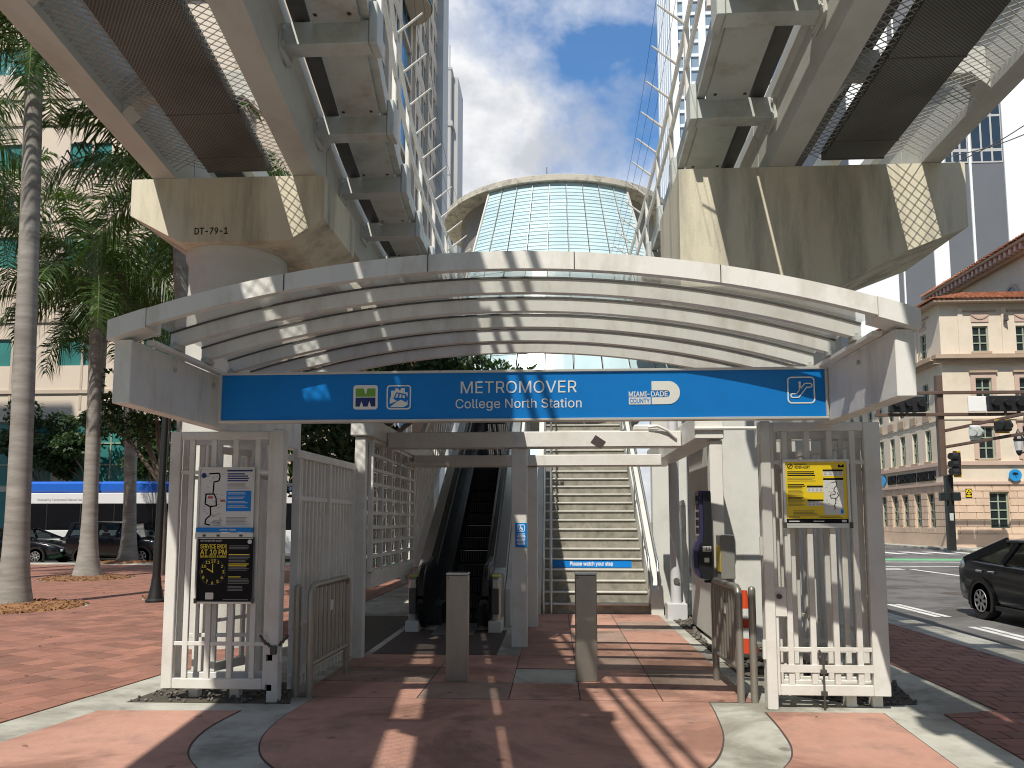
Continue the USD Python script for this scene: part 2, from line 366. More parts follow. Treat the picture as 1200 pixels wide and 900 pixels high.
# pavers of the sidewalk by the street on the right
g0 = gp((1106, 838), (1172, 835), (1040, 775))
pr = Polygon([(XK - .6, 28), (3.95, 28)] + [tuple(p) for p in gp((1030, 745), (1040, 777), (1170, 834), (1106, 838), (1215, 900), (1330, 960))] + [(XK - .6, 3.0)])
mb = MB(); mb.prism(pr, -.03, .003); part(pave, 'paver_bed', mb, JOINT)
pavers(pr, .30, .20, math.radians(0), PAVR, .010, 28, 2, 6, 2.6, 28.2, 300, .5, 'sidewalk_paver')
# paint on the street
ZP = -.126
def paint(name, rects, m):
    mb = MB()
    for x0, x1, y0, y1 in rects: mb.box(x0, x1, y0, y1, ZP - .01, ZP)
    struct(name, mb, m)
paint('lane_dash', [(6.84, 6.96, 14.5, 16.6), (7.02, 7.14, 14.5, 16.6)], ROADP)
paint('lane_dash', [(6.72, 6.84, 11.2, 13.15), (6.90, 7.02, 11.2, 13.15)], ROADP)
paint('lane_dash', [(6.92, 7.04, 18.0, 20.1), (7.10, 7.22, 18.0, 20.1)], ROADP)
paint('centre_line', [(12.6, 12.78, -10, 28.4)], ROADP)
paint('stop_bar', [(5.6, 12.4, 28.2, 28.75)], ROADP)
paint('crosswalk', [(5.6, 22, 30.0, 30.25), (5.6, 22, 33.2, 33.45)], ROADP)
paint('crosswalk', [(x, x + .6, 41.2, 44.2) for x in np.arange(6, 22, 1.3)], ROADP)
paint('green_lane', [(9.2, 12.2, 34.6, 37.2), (14.0, 19.5, 34.6, 36.2), (-8, -4, 29.5, 31.5), (-20, -15, 29.0, 30.2)], GREENP)
# ================================================================== GUIDEWAYS AND PIERS
PERF = usdkit.material(stage, '/World/Looks/perforated_sheet', {
    'g': ('geometry', {}), 'v': ('voronoi_texture', {'dimensions': '2D', 'scale': 36.0, 'randomness': 0.0}), 'mp': ('mapping', {'rotation': (0, 0, .9)}),
    'r': ('rgb_ramp', {'ramp': [(0.0, (.012, .011, .01)), (.30, (.03, .03, .028)), (.38, (.15, .155, .148)), (1, (.15, .155, .148))]}),
    'n': ('noise_texture', {'scale': 1.3, 'detail': 6}), 'nr': ('rgb_ramp', {'ramp': [(.3, (.6, .57, .53)), (.7, (1.1, 1.08, 1.05))]}),
    'mx': ('mix_color', {'blend_type': 'multiply', 'fac': 1.0}), 'p': ('principled_bsdf', {'roughness': .7})},
    [('g.position', 'mp.vector'), ('mp.vector', 'v.vector'), ('v.distance', 'r.fac'), ('g.position', 'n.vector'), ('n.fac', 'nr.fac'), ('r.color', 'mx.a'), ('nr.color', 'mx.b'), ('mx.result', 'p.base_color')], surface='p.BSDF')
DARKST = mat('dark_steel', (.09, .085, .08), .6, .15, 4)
WIRE = mat('galvanised_wire', (.34, .33, .30), .5, .1, 4)
STEELW = mat('weathered_steel', (.47, .50, .47), .55, .08, 2.0, .1, 30, dirt=(.25, .21, .16), dscale=2.2, damt=.6)
RAILW = mat('railing_paint', (.66, .64, .58), .5, .06, 2, dirt=(.42, .35, .26), dscale=2.5, damt=.5)

def gpath(s0, s1, Y0, Y1, yc=9.0, ye=15.0):
    ys = np.arange(Y0, Y1 + .01, .5); out = []
    for y in ys:
        if y <= yc: o = s0 * (y - yc)
        elif y <= ye: t = y - yc; o = s0 * t + (s1 - s0) * t * t / (2 * (ye - yc))
        else: T = ye - yc; o = s0 * T + (s1 - s0) * T / 2 + s1 * (y - ye)
        out.append(o)
    return ys, np.array(out)
def guideway(side, label, s0, s1, Ycap, Xin, Xout, Xpan, ztop):
    """side: +1 = walkway on the right of the beams; Xin, Xout, Xpan: x ranges at the pier."""
    t = thing('guideway', label, 'guideway', group=None)
    ys, off = gpath(s0, s1, -40, 24)
    o0 = np.interp(Ycap, ys, off); off = off - o0
    X = lambda y: float(np.interp(y, ys, off))
    line = lambda a, b, z=0.0: np.array([[X(y), y, z] for y in np.arange(a, b + .01, .5)])
    SX = np.array([1.0, 0, 0])
    zb = ztop
    for (a, b) in (Xin, Xout):
        # each span of beam runs from pier to pier with a joint at the pier
        for (y0, y1) in ((-40, -9.05), (-9, Ycap + .55), (Ycap + .56, 24)):
            y0 = round(y0 * 2) / 2; y1 = round(y1 * 2) / 2
            p = line(y0, y1); p[-1, 1] -= .02
            s = [(a, zb), (b, zb), (b, zb + .62), (b + .05, zb + .70), (b + .05, zb + .87), (a - .05, zb + .87), (a - .05, zb + .70), (a, zb + .62)]
            part(t, 'running_beam', MB().sweep(s, p, SX), BEAMC)
    # the perforated pan under the rails, in lengths
    edges = [-14, -10, -6.2, -4.2, -2.2, -.2, 1.7, 3.6, 5.4, 7.3 if side < 0 else 7.94, 8.96, Ycap - .03]
    for y0, y1 in zip(edges[:-1], edges[1:]):
        p = np.array([[X(y), y, 0] for y in np.linspace(y0 + .012, y1 - .012, 4)])
        a, b = Xpan; z = zb + .06
        part(t, 'perforated_pan', MB().sweep([(a, z), (b, z), (b, z + .14), (b - .012, z + .14), (b - .012, z + .012), (a + .012, z + .012), (a + .012, z + .14), (a, z + .14)], p, SX), PERF)
        q = np.array([[X(y), y, 0] for y in (y1 - .012, y1 + .012)])
        part(t, 'pan_joint', MB().sweep([(a - .01, z - .006), (b + .01, z - .006), (b + .01, z + .1), (a - .01, z + .1)], q, SX), DARKST)
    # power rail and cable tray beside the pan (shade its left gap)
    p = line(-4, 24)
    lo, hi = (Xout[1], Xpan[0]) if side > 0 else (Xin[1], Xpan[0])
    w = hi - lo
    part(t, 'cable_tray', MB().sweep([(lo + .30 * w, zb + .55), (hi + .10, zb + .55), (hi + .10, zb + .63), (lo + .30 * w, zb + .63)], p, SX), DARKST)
    part(t, 'guide_rail', MB().sweep([(Xpan[0] + .30, zb + .30), (Xpan[0] + .42, zb + .30), (Xpan[0] + .42, zb + .62), (Xpan[0] + .30, zb + .62)], p, SX), STEELW)
    # wire mesh on both sides of the pan: crossed wires
    inn = (Xpan[1], Xin[0]) if side > 0 else (Xin[1], Xpan[0])
    out = (Xout[1], Xpan[0]) if side > 0 else (Xpan[1], Xout[0])
    for (a, b) in (inn, out):
        mb = MB(); w = b - a; pitch = .10
        for y in np.arange(-1.0, Ycap + .3, pitch):
            for sgn in (1, -1):
                ya, yb = (y, y + w * .8) if sgn > 0 else (y + w * .8, y)
                if max(ya, yb) > Ycap + .1: continue
                pa = np.array([X(ya) + a, ya, zb + .10]); pb = np.array([X(yb) + b, yb, zb + .10])
                mb.beam(pa, pb, .007, .007)
        part(t, 'wire_mesh', mb, WIRE)
    # cross members
    lo2, hi2 = (Xout[1], Xin[0]) if side > 0 else (Xin[1], Xout[0])
    for y in (-.6, 1.7, 3.8, 5.9, 7.9, 11.4, 14, 17, 20):
        mb = MB(); mb.box(X(y) + lo2, X(y) + hi2, y - .07, y + .07, zb + .20, zb + .50, .01)
        part(t, 'cross_member', mb, BEAMC)
        for e in (lo2, hi2):
            mb = MB(); sg = 1 if e == lo2 else -1
            mb.add([[X(y) + e, y - .12, zb + .0], [X(y) + e + sg * .2, y - .12, zb + .2], [X(y) + e, y - .12, zb + .25], [X(y) + e, y + .12, zb + .0], [X(y) + e + sg * .2, y + .12, zb + .2], [X(y) + e, y + .12, zb + .25]],
                   [[0, 1, 2], [3, 5, 4], [0, 3, 4], [0, 4, 1], [1, 4, 5], [1, 5, 2], [2, 5, 3], [2, 3, 0]])
            part(t, 'gusset', mb, BEAMC)
    # emergency walkway on brackets
    e0 = Xin[1] if side > 0 else Xin[0]
    W = lambda d: e0 + side * d
    yb = [-8, -4, -.3, 1.7, 3.7, 5.6, 7.45 if side > 0 else 7.2, 9.3 if side > 0 else 9.15, 11.05, 12.8, 14.5, 16.2, 17.9, 19.6, 21.3]
    for y in yb:
        x = X(y); br = UsdGeom.Xform.Define(stage, _path(t, 'bracket')).GetPrim()
        mb = MB(); mb.box(*sorted((x + W(.02), x + W(.94))), y - .11, y + .11, zb + .44, zb + .70, .012); part(br, 'arm', mb, STEELW)
        mb = MB(); mb.box(*sorted((x + W(.945), x + W(1.03))), y - .14, y + .14, zb + .42, zb + .88, .01); part(br, 'end_plate', mb, STEELW)
        mb = MB(); mb.box(*sorted((x + W(.0), x + W(.035))), y - .19, y + .19, zb + .36, zb + .74, .03); part(br, 'bolt_plate', mb, BEAMC)
        for dy in (-.10, .10):
            for dz in (.46, .63):
                mb = MB(); mb.tube([[x + W(.03), y + dy * 1.35, zb + dz], [x + W(.06), y + dy * 1.35, zb + dz]], .03, 8); part(br, 'bolt', mb, STEELW)
    for y0, y1 in zip(yb[:-1], yb[1:]):
        p = np.array([[X(y), y, 0] for y in np.linspace(y0 + .125, y1 - .125, 5)])
        a, b = sorted((W(.335), W(.83)))
        part(t, 'walkway_panel', MB().sweep([(a, zb + .66), (b, zb + .66), (b, zb + .78), (a, zb + .78)], p, SX), STEELW)
        for dd in (.39, .74):
            for yy in (y0 + .26, y1 - .26):
                part(t, 'drain_hole', MB().box(X(yy) + W(dd) - .018, X(yy) + W(dd) + .018, yy - .02, yy + .02, zb + .655, zb + .665), BLACKP)
    p = np.array([[X(y), y, 0] for y in np.arange(-8.0, 22, .5)])
    a, b = sorted((W(.833), W(.93)))
    part(t, 'kerb_angle', MB().sweep([(a, zb + .72), (b, zb + .72), (b, zb + .98), (a, zb + .98)], p, SX), STEELW)
    a, b = sorted((W(.11), W(.30)))
    part(t, 'cover_strip', MB().sweep([(a, zb + .74), (b, zb + .74), (b, zb + .80), (a, zb + .80)], p, SX), DARKST)
    # railing with posts, rails and spikes leaning over the middle
    for h in (1.32, 1.84):
        a, b = sorted((W(.99), W(1.03)))
        part(t, 'rail', MB().sweep([(a, zb + h - .05), (b, zb + h - .05), (b, zb + h + .05), (a, zb + h + .05)], p, SX), RAILW)
    for i, y in enumerate(np.arange(4.15, 21.5, .87)):
        x = X(y) + W(1.0)
        mb = MB()
        if i % 2 == 0: mb.box(x - .03, x + .03, y - .04, y + .04, zb + .88, zb + 1.92, .008); part(t, 'post', mb, RAILW)
        if y > 7:
            mb = MB(); mb.tube([[x, y, zb + 1.88], [x + side * .36, y - .03, zb + 2.15]], [.02, .012], 6); part(t, 'spike', mb, RAILW)
    for dz in (.02, .13, .24):
        q = np.array([[X(y) + W(1.0 + .14 + dz), y, zb + 2.0 + dz * .75] for y in np.arange(7.2, 21.4, .5)])
        part(t, 'wire', MB().tube(q, .003, 4), DARKST)
    return t
ZT = 6.03
YL, YR = 9.35, 9.44
guideway(+1, 'concrete guideway on the left with dark pan underneath, walkway towards the gap', (542 - 650) / F, 0.0, YL, (-3.35, -3.04), (-5.20, -4.90), (-4.455, -3.64), ZT)
guideway(-1, 'concrete guideway on the right carried over the street side pier', (689 - 650) / F, 0.0, YR, (2.714, 3.03), (4.58, 4.82), (3.366, 4.106), ZT)
# piers
t = thing('guideway_pier', 'cream concrete pier with stencilled number on its cap, behind the left gate', 'pier')
prof = Polygon([(-5.48, 5.54), (-5.48, ZT - .005), (-2.935, ZT - .005), (-2.935, 5.45), (-3.38, 5.17), (-4.80, 5.17)])
Tw = wallT((0, YL + 1.5, 0))
capm = MB().prism(prof, 0, 1.5, Tw); part(t, 'cap', capm, CREAM)
col = MB().lathe([(.62, 0), (.62, 5.02), (.66, 5.10), (.66, 5.168)], 40, (-4.36, YL + .76, 0)); part(t, 'column', col, COLC, smooth=40)
zt = P(242, 271, YL)[2] - .04
part(t, 'stencilled_number', MB().add(*txt('DT-79-1', .085, wallT((P(228, 271, YL)[0], YL - .001, zt)), .003, True, width=.44)), BLACKP)
part(t, 'junction_box', MB().box(-5.52, -5.482, YL + .1, YL + .5, 5.62, 5.95, .006), STEELW)
t = thing('guideway_pier', 'wide cream concrete pier cap on thick square column, behind the right gate', 'pier')
prof = Polygon([(1.588, 4.50), (1.588, ZT - .005), (5.10, ZT - .005), (5.10, 5.20), (4.185, 4.845), (3.53, 4.50)])
part(t, 'cap', MB().prism(prof, 0, 1.7, wallT((0, YR + 1.7, 0))), CREAM)
mb = MB(); mb.box(2.07, 3.75, 10.0, 12.0, 0, 4.50, .06); part(t, 'column', mb, COLC)
part(t, 'junction_box', MB().box(5.102, 5.15, YR + .15, YR + .5, 5.5, 5.8, .006), STEELW)

# ================================================================== ENTRANCE CANOPY
PANEL = glassmat('roof_sheet', (.96, .97, .96), .10, .985, (.95, .95, .95), (.84, .84, .82), .17)
CX = -.355; HALF = 2.82; RA = (HALF ** 2 + .455 ** 2) / (2 * .455)
def arc_z(x): return math.sqrt(RA ** 2 - (x - CX) ** 2) - RA
t = thing('entrance_canopy', 'white arched canopy with ribs and clear panels over the station entrance', 'canopy')
def archbeam(y0, y1, ztop, h, half, lip=0.0):
    xs = np.linspace(CX - half, CX + half, 49); mb = MB(); v = []; f = []
    for x in xs:
        z = ztop + arc_z(x)
        v += [[x, y0, z - h], [x, y1, z - h], [x, y1, z], [x, y0, z]]
    n = len(xs)
    for i in range(n - 1):
        for k in range(4):
            a, b = 4 * i + k, 4 * i + (k + 1) % 4; f += [[a, b, b + 4], [a, b + 4, a + 4]]
    f = [q[::-1] for q in f]
    e = 4 * (n - 1)
    f += [[0, 1, 2], [0, 2, 3], [e, e + 2, e + 1], [e, e + 3, e + 2]]
    return mb.add(v, np.array(f)[:, ::-1] if False else f)
fa = part(t, 'fascia', archbeam(5.20, 5.26, 3.475, .125, 2.54), CANOPY, smooth=30)
for s in (-1, 1):
    xs = np.linspace(CX + s * 2.543, CX + s * HALF, 6); mb = MB(); v = []; f = []
    for x in xs:
        z = 3.477 + arc_z(x); v += [[x, 5.195, z - .14], [x, 5.42, z - .14], [x, 5.42, z], [x, 5.195, z]]
    for i in range(5):
        for k in range(4):
            a, b = 4 * i + k, 4 * i + (k + 1) % 4; f += [[a, b, b + 4], [a, b + 4, a + 4]] if s > 0 else [[a, b + 4, b], [a, a + 4, b + 4]]
    e = 20; f += [[0, 2, 1], [0, 3, 2], [e, e + 1, e + 2], [e, e + 2, e + 3]] if s > 0 else [[0, 1, 2], [0, 2, 3], [e, e + 2, e + 1], [e, e + 3, e + 2]]
    part(t, 'fascia_end', mb.add(v, f), CANOPY)
part(t, 'fascia_flange', archbeam(5.262, 5.36, 3.48, .012, 2.65), CANOPY, smooth=30)
RIBY = [5.77, 6.30, 6.83, 7.36, 7.90]
for y in RIBY:
    part(t, 'rib', archbeam(y, y + .07, 3.465, .112, 2.65), CANOPY, smooth=30)
    part(t, 'gasket', archbeam(y - .012, y - .002, 3.473, .014, 2.65), DARKST, smooth=30)
prev = 5.362
for y in RIBY:
    part(t, 'roof_panel', archbeam(prev, y + .005, 3.478, .006, 2.65), PANEL, smooth=30); prev = y + .065
for s in (-1, 1):
    mb = MB(); a, b = sorted((CX + s * 2.675, CX + s * 2.805)); mb.box(a, b, 5.27, 9.0, 2.435, 2.90, .006); part(t, 'side_beam', mb, CANOPY)
    mb = MB(); a, b = sorted((CX + s * 2.60, CX + s * 2.672)); mb.box(a, b, 5.45, 7.95, 2.90, 2.935, .006); part(t, 'eaves_plate', mb, CANOPY)
    mb = MB(); a, b = sorted((CX + s * 2.67, CX + s * 2.79)); mb.box(a, b, 7.9, 8.02, 0.0, 2.433, .006); part(t, 'post', mb, CANOPY)
    for yy in (5.9, 6.6):
        mb = MB(); x = CX + s * 2.672; mb.tube([[x, yy, 2.80], [x - s * .012, yy, 2.80]], .018, 8); part(t, 'bolt', mb, STEELW)

for s in (-.62, -.21, .2, .6):                       # seams where the fascia lengths meet, and rib clips on the eaves
    x = CX + s * 2.5; part(t, 'fascia_seam', MB().box(x - .003, x + .003, 5.194, 5.1995, 3.352 + arc_z(x), 3.473 + arc_z(x)), DARKST)
for y in RIBY:
    for s in (-1, 1):
        x = CX + s * 2.61; part(t, 'rib_clip', MB().box(x - .03, x + .03, y - .035, y + .105, 2.936, 2.972, .004), STEELW)
        for dy in (-.02, .09): part(t, 'clip_bolt', MB().tube([[x, y + dy, 2.972], [x, y + dy, 2.99]], .012, 6), STEELW)
# ================================================================== STATION SIGN
BLUE = mat('sign_blue', (.003, .20, .62), .38, .04, 2.0, dirt=(.003, .17, .53), dscale=2.5, damt=.4, spec=.35)
SWHITE = mat('sign_white', (.80, .80, .76), .5, .02)
ALU = mat('aluminium', (.62, .61, .57), .4, .06, 3, metal=.35)
GREEN = mat('logo_green', (.16, .36, .05), .5, .03); NAVY = mat('logo_navy', (.012, .03, .16), .5, .03)
SY = 6.57; SX0, SX1, SZ0, SZ1 = -2.955, 2.316, 2.455, 2.902
t = thing('station_sign', 'long blue METROMOVER College North Station sign under the arched canopy', 'sign')
part(t, 'face', MB().box(SX0 + .02, SX1 - .02, SY, SY + .08, SZ0 + .02, SZ1 - .02), BLUE)
for a, b, c, d in ((SX0, SX1, SZ1 - .022, SZ1), (SX0, SX1, SZ0, SZ0 + .022), (SX0, SX0 + .022, SZ0 + .0225, SZ1 - .0225), (SX1 - .022, SX1, SZ0 + .0225, SZ1 - .0225)):
    part(t, 'frame', MB().box(a, b, SY - .018, SY + .09, c, d, .003), ALU)
def sp(u, v): p = P(u, v, SY); return p[0], p[2]
def signT(u, v): x, z = sp(u, v); return wallT((x, SY - .001, z))
part(t, 'lettering', MB().add(*txt('METROMOVER', .103, signT(540, 461), .004, False, width=1.005)), SWHITE)
part(t, 'lettering', MB().add(*txt('College North Station', .079, signT(534, 478.5), .004, False, width=1.09)), SWHITE)
def rrect(w, h, r): return sbox(r, r, w - r, h - r).buffer(r, 6)
# green and navy M emblem
T = signT(414, 480); w = .215; ic = UsdGeom.Xform.Define(stage, _path(t, 'emblem')).GetPrim()
part(ic, 'plate', MB().prism(rrect(w, w, .025), 0, .004, T), SWHITE)
gm = sbox(.02, .112, w - .02, w - .03).difference(Polygon([(.088, w - .02), (.127, w - .02), (.112, .135), (.103, .135)]))
part(ic, 'green_half', MB().prism(gm, .004, .006, T), GREEN)
nm = sbox(.02, .025, w - .02, .104).difference(Polygon([(.055, .02), (.09, .02), (.073, .075)])).difference(Polygon([(.125, .02), (.16, .02), (.142, .075)]))
part(ic, 'navy_half', MB().prism(nm, .004, .006, T), NAVY)
# train pictogram
T = signT(453, 480); ic = UsdGeom.Xform.Define(stage, _path(t, 'train_pictogram')).GetPrim()
part(ic, 'plate', MB().prism(rrect(w, w, .03), 0, .004, T), SWHITE)
part(ic, 'ground', MB().prism(rrect(w - .024, w - .024, .02).buffer(0), .004, .0055, T @ np.array([[1, 0, 0, .012], [0, 1, 0, .012], [0, 0, 1, 0], [0, 0, 0, 1.]])), BLUE)
sky_ = Polygon([(.04, .12), (.04, .165), (.075, .165), (.075, .185), (.105, .185), (.105, .17), (.125, .17), (.125, .188), (.16, .188), (.16, .15), (.185, .15), (.185, .04), (.15, .02), (.03, .02), (.10, .075), (.03, .05), (.03, .09)])
part(ic, 'skyline', MB().prism(sky_.buffer(0), .0055, .0075, T), SWHITE)
trn = Polygon([(.06, .095), (.085, .15), (.17, .135), (.192, .09), (.17, .06), (.13, .085), (.095, .07)])
part(ic, 'train', MB().prism(trn.buffer(0), .0075, .009, T), BLUE)
for q in ([(.078, .105), (.092, .138), (.105, .138), (.095, .102)], [(.112, .10), (.118, .135), (.132, .132), (.128, .10)], [(.140, .10), (.143, .128), (.160, .122), (.162, .098)]):
    part(ic, 'train_window', MB().prism(Polygon(q), .009, .0105, T), SWHITE)
# county logo
T = signT(737, 474); ic = UsdGeom.Xform.Define(stage, _path(t, 'county_logo')).GetPrim()
Dx = .195; D = unary_union([sbox(Dx, .0, Dx + .14, .20), Point(Dx + .14, .10).buffer(.10, 20)])
D = D.difference(unary_union([sbox(Dx - .01, .06, Dx + .125, .12), Point(Dx + .125, .09).buffer(.03, 12)]))
part(ic, 'big_letter', MB().prism(D, 0, .004, T), SWHITE)
sh = lambda dx, dy, dz=0: T @ np.array([[1, 0, 0, dx], [0, 1, 0, dy], [0, 0, 1, dz], [0, 0, 0, 1.]])
part(ic, 'lettering', MB().add(*txt('MIAMI', .042, sh(0, .068), .004, True, width=.155)), SWHITE)
part(ic, 'lettering', MB().add(*txt('-DADE', .042, sh(.157, .068), .004, True, width=.175)), SWHITE)
part(ic, 'county_plate', MB().prism(sbox(0, .0, .185, .06), 0, .004, T), SWHITE)
part(ic, 'county_lettering', MB().add(*txt('COUNTY', .038, sh(.008, .011, .004), .002, True, width=.168)), BLUE)
# escalator pictogram
T = signT(923, 473); ic = UsdGeom.Xform.Define(stage, _path(t, 'escalator_pictogram')).GetPrim(); w = .23
ring = rrect(w, w, .035); ring = ring.difference(ring.buffer(-.011))
part(ic, 'border', MB().prism(ring, 0, .004, T), SWHITE)
esc = LineString([(.045, .068), (.085, .068), (.155, .155), (.19, .155)]).buffer(.021, 8)
part(ic, 'escalator', MB().prism(esc.difference(esc.buffer(-.009)), 0, .004, T), SWHITE)
part(ic, 'rider', MB().prism(unary_union([Point(.105, .178).buffer(.011), LineString([(.105, .16), (.105, .125)]).buffer(.008)]), 0, .004, T), SWHITE)

# ================================================================== PORTAL FRAME
t = thing('portal', 'white steel posts and beams standing behind the blue sign', 'portal')
part(t, 'post', MB().box(-2.375, -2.245, 9.0, 9.13, 0, 2.60, .008), WHITE)
part(t, 'post', MB().box(-.555, -.355, 9.9, 10.1, 0, 2.535, .008), WHITE)
part(t, 'post', MB().box(-.42, -.26, 11.75, 11.95, 0, 2.42, .008), WHITE)
part(t, 'post', MB().box(1.80, 1.95, 9.0, 9.15, 0, 2.53, .008), WHITE)
part(t, 'beam', MB().box(-2.17, 1.62, 9.86, 10.12, 2.54, 2.745, .01), WHITE)
part(t, 'beam', MB().box(-2.17, 1.62, 11.7, 12.0, 2.43, 2.60, .01), WHITE)
part(t, 'side_beam', MB().box(-2.42, -2.175, 8.96, 13.6, 2.605, 2.84, .012), WHITE)
part(t, 'side_beam', MB().box(1.63, 1.96, 8.95, 13.6, 2.54, 2.83, .012), WHITE)
part(t, 'conduit', MB().tube([[1.62, 8.93, 2.66], [2.8, 8.93, 2.66]], .022, 8), WHITE, smooth=40)
part(t, 'conduit', MB().tube([[1.2, 9.84, 2.79], [1.32, 9.82, 2.8], [1.45, 9.83, 2.74], [1.55, 9.84, 2.65]], .018, 8), WHITE, smooth=40)
part(t, 'junction_box', MB().box(1.02, 1.35, 9.88, 10.05, 2.748, 2.83, .02), WHITE)
part(t, 'sticker', MB().beam(P(695, 514, 9.857), P(707, 522, 9.857), .115, .003, up=(0, 1, 0)), mat('dark_sticker', (.06, .04, .04), .5))
part(t, 'lamp_housing', MB().box(-2.1, -1.5, 10.6, 10.9, 2.36, 2.42, .01), WHITE)
stk = thing('access_sign', 'small blue wheelchair notice on the middle white post', 'sign')
T = wallT((-.505, 9.895, 1.6 - 31 / F * 9.9)); 
part(stk, 'plate', MB().prism(sbox(0, 0, .15, .31), 0, .004, T), BLUE)
ringp = rrect(.09, .09, .015); mb = MB().prism(ringp.difference(ringp.buffer(-.008)), .004, .006, T @ np.array([[1, 0, 0, .03], [0, 1, 0, .20], [0, 0, 1, 0], [0, 0, 0, 1.]]))
wc = unary_union([Point(.066, .272).buffer(.008), LineString([(.066, .265), (.068, .24), (.088, .24), (.095, .22)]).buffer(.005), Point(.072, .235).buffer(.022).difference(Point(.072, .235).buffer(.015))])
mb.prism(wc, .004, .006, T); part(stk, 'pictogram', mb, SWHITE)
mb = MB(); R2 = random.Random(5)
for k in range(9):
    wd = .10 if k < 2 else .115; z = .165 - k * .017
    mb.prism(sbox(.075 - wd / 2 * R2.uniform(.7, 1), z, .075 + wd / 2 * R2.uniform(.7, 1), z + .009), .004, .0055, T)
part(stk, 'print', mb, SWHITE)

# ================================================================== STAIRS
CSTEP = mat('worn_step_concrete', (.28, .265, .22), .9, .35, 13, .4, 60, dirt=(.085, .075, .055), dscale=6.5, damt=.85, stretch=(1, 1, .9))
NOSE = mat('metal_nosing', (.56, .55, .50), .45, .1, 5, metal=.2)
STAIN = mat('stainless', (.55, .54, .52), .28, .05, 2, metal=.9)
t = thing('staircase', 'worn concrete stairs with metal nosings going up beside the escalator', 'stairs')
SX_0, SX_1, SYB, RISE, GO = -.24, 1.63, 13.46, .18, .26
for k in range(30):
    s = part(t, 'step', MB().box(SX_0, SX_1, SYB + k * GO, SYB + (k + 1) * GO + .02, max(0, (k - 1) * RISE), (k + 1) * RISE - .004), CSTEP)
    part(s.GetPrim() if hasattr(s, 'GetPrim') else s, 'nosing', MB().box(SX_0 + .02, SX_1 - .02, SYB + k * GO - .028, SYB + k * GO + .05, (k + 1) * RISE - .03, (k + 1) * RISE + .004, .008), NOSE)
def stringer(x0, x1, h, name='stringer'):
    prof = Polygon([(0, 0), (0, .30), (.02, h), (30 * GO, 30 * RISE + h - .15), (30 * GO, 30 * RISE - .5)])
    Tm = np.eye(4); Tm[:3, 0] = (0, 1, 0); Tm[:3, 1] = (0, 0, 1); Tm[:3, 2] = (1, 0, 0); Tm[:3, 3] = (0, SYB - .12, 0)
    part(t, name, MB().prism(prof, x0, x1, Tm), COLC)
stringer(1.632, 1.84, .42); stringer(-.36, -.242, .36)
for x in (-.20, -.07, 1.60, 1.75):
    d = np.array([0, GO, RISE]); hh = .92 if x in (-.20, 1.60) else .86
    pts = [np.array([x, SYB - .16, .45]), np.array([x, SYB - .2, .55]), np.array([x, SYB - .1, hh + .02])] if x > 0 else [np.array([x, SYB - .1, 0.0]), np.array([x, SYB - .1, hh])]
    pts += [np.array([x, SYB + q * GO, hh + .06 + q * RISE]) for q in (.5, 6, 12, 20, 29)]
    part(t, 'handrail', MB().tube(pts, .024, 10), STAIN, smooth=50)
for q in (3, 8, 13, 18, 23):
    for x in (-.20, 1.60):
        part(t, 'rail_bracket', MB().tube([[x, SYB + q * GO, .96 + q * RISE], [x, SYB + q * GO, .2 + q * RISE]], .014, 8), STAIN, smooth=50)
stp = thing('step_notice', 'blue Please watch your step strip on a stair riser', 'sign')
kz = 4; yb = SYB + kz * GO - .004
part(stp, 'plate', MB().box(-.06, 1.42, yb - .004, yb, kz * RISE + .012, (kz + 1) * RISE - .035), BLUE)
part(stp, 'lettering', MB().add(*txt('Please watch your step', .07, wallT((.68, yb - .004, kz * RISE + .048)), .003, True, width=.80, center=True)), SWHITE)

# ================================================================== ESCALATOR
EBLACK = mat('escalator_black', (.012, .012, .013), .35, .1, 3)
STEPB = mat('escalator_step', (.016, .016, .017), .75, .2, 4, spec=.2)
RUBBER = mat('handrail_rubber', (.01, .01, .01), .4, .1)
ESTEEL = mat('escalator_steel', (.42, .42, .41), .3, .06, 2, metal=.7)
YEL = mat('safety_yellow', (.62, .60, .12), .5, .05)
t = thing('escalator', 'dark narrow escalator climbing to the platform beside the stairs', 'escalator')
Y0 = 12.1; TAN = math.tan(math.radians(30)); LEN = 9.2
part(t, 'floor_plate', MB().box(-1.75, -1.15, 10.9, 12.1, -.05, .012, .004), ESTEEL)
for k in range(27):
    y = Y0 + k * .40; z = max(.02, (k - .5) * .231)
    s = part(t, 'step', MB().box(-1.74, -1.16, y, y + .42, z - .23, z, .01), STEPB)
    mb = MB()
    for x in np.arange(-1.72, -1.17, .045): mb.box(x, x + .022, y - .006, y, z - .19, z - .01)
    part(s.GetPrim() if hasattr(s, 'GetPrim') else s, 'cleats', mb, DARKST)
def side_profile(grow=0.0):
    """Outline of a balustrade in (y, z): rounded newel at the foot, then the incline."""
    a = [(Y0 - .35 + .0, 0.03)]
    c = np.array([11.52, .50]); r = .44 + grow
    for th in np.linspace(-100, 90, 14)[::-1]:
        pass
    out = [(11.95, .04 - grow)]
    for th in np.linspace(265, 95, 14): out.append((c[0] + r * math.cos(math.radians(th)), c[1] + r * math.sin(math.radians(th))))
    out += [(11.9, .95 + grow), (12.25, 1.0 + grow)]
    out += [(12.25 + LEN, 1.0 + LEN * TAN + grow), (12.25 + LEN, .1 + LEN * TAN), (12.6, .1)]
    return out
Tm = np.eye(4); Tm[:3, 0] = (0, 1, 0); Tm[:3, 1] = (0, 0, 1); Tm[:3, 2] = (1, 0, 0); Tm[:3, 3] = (0, 0, 0)
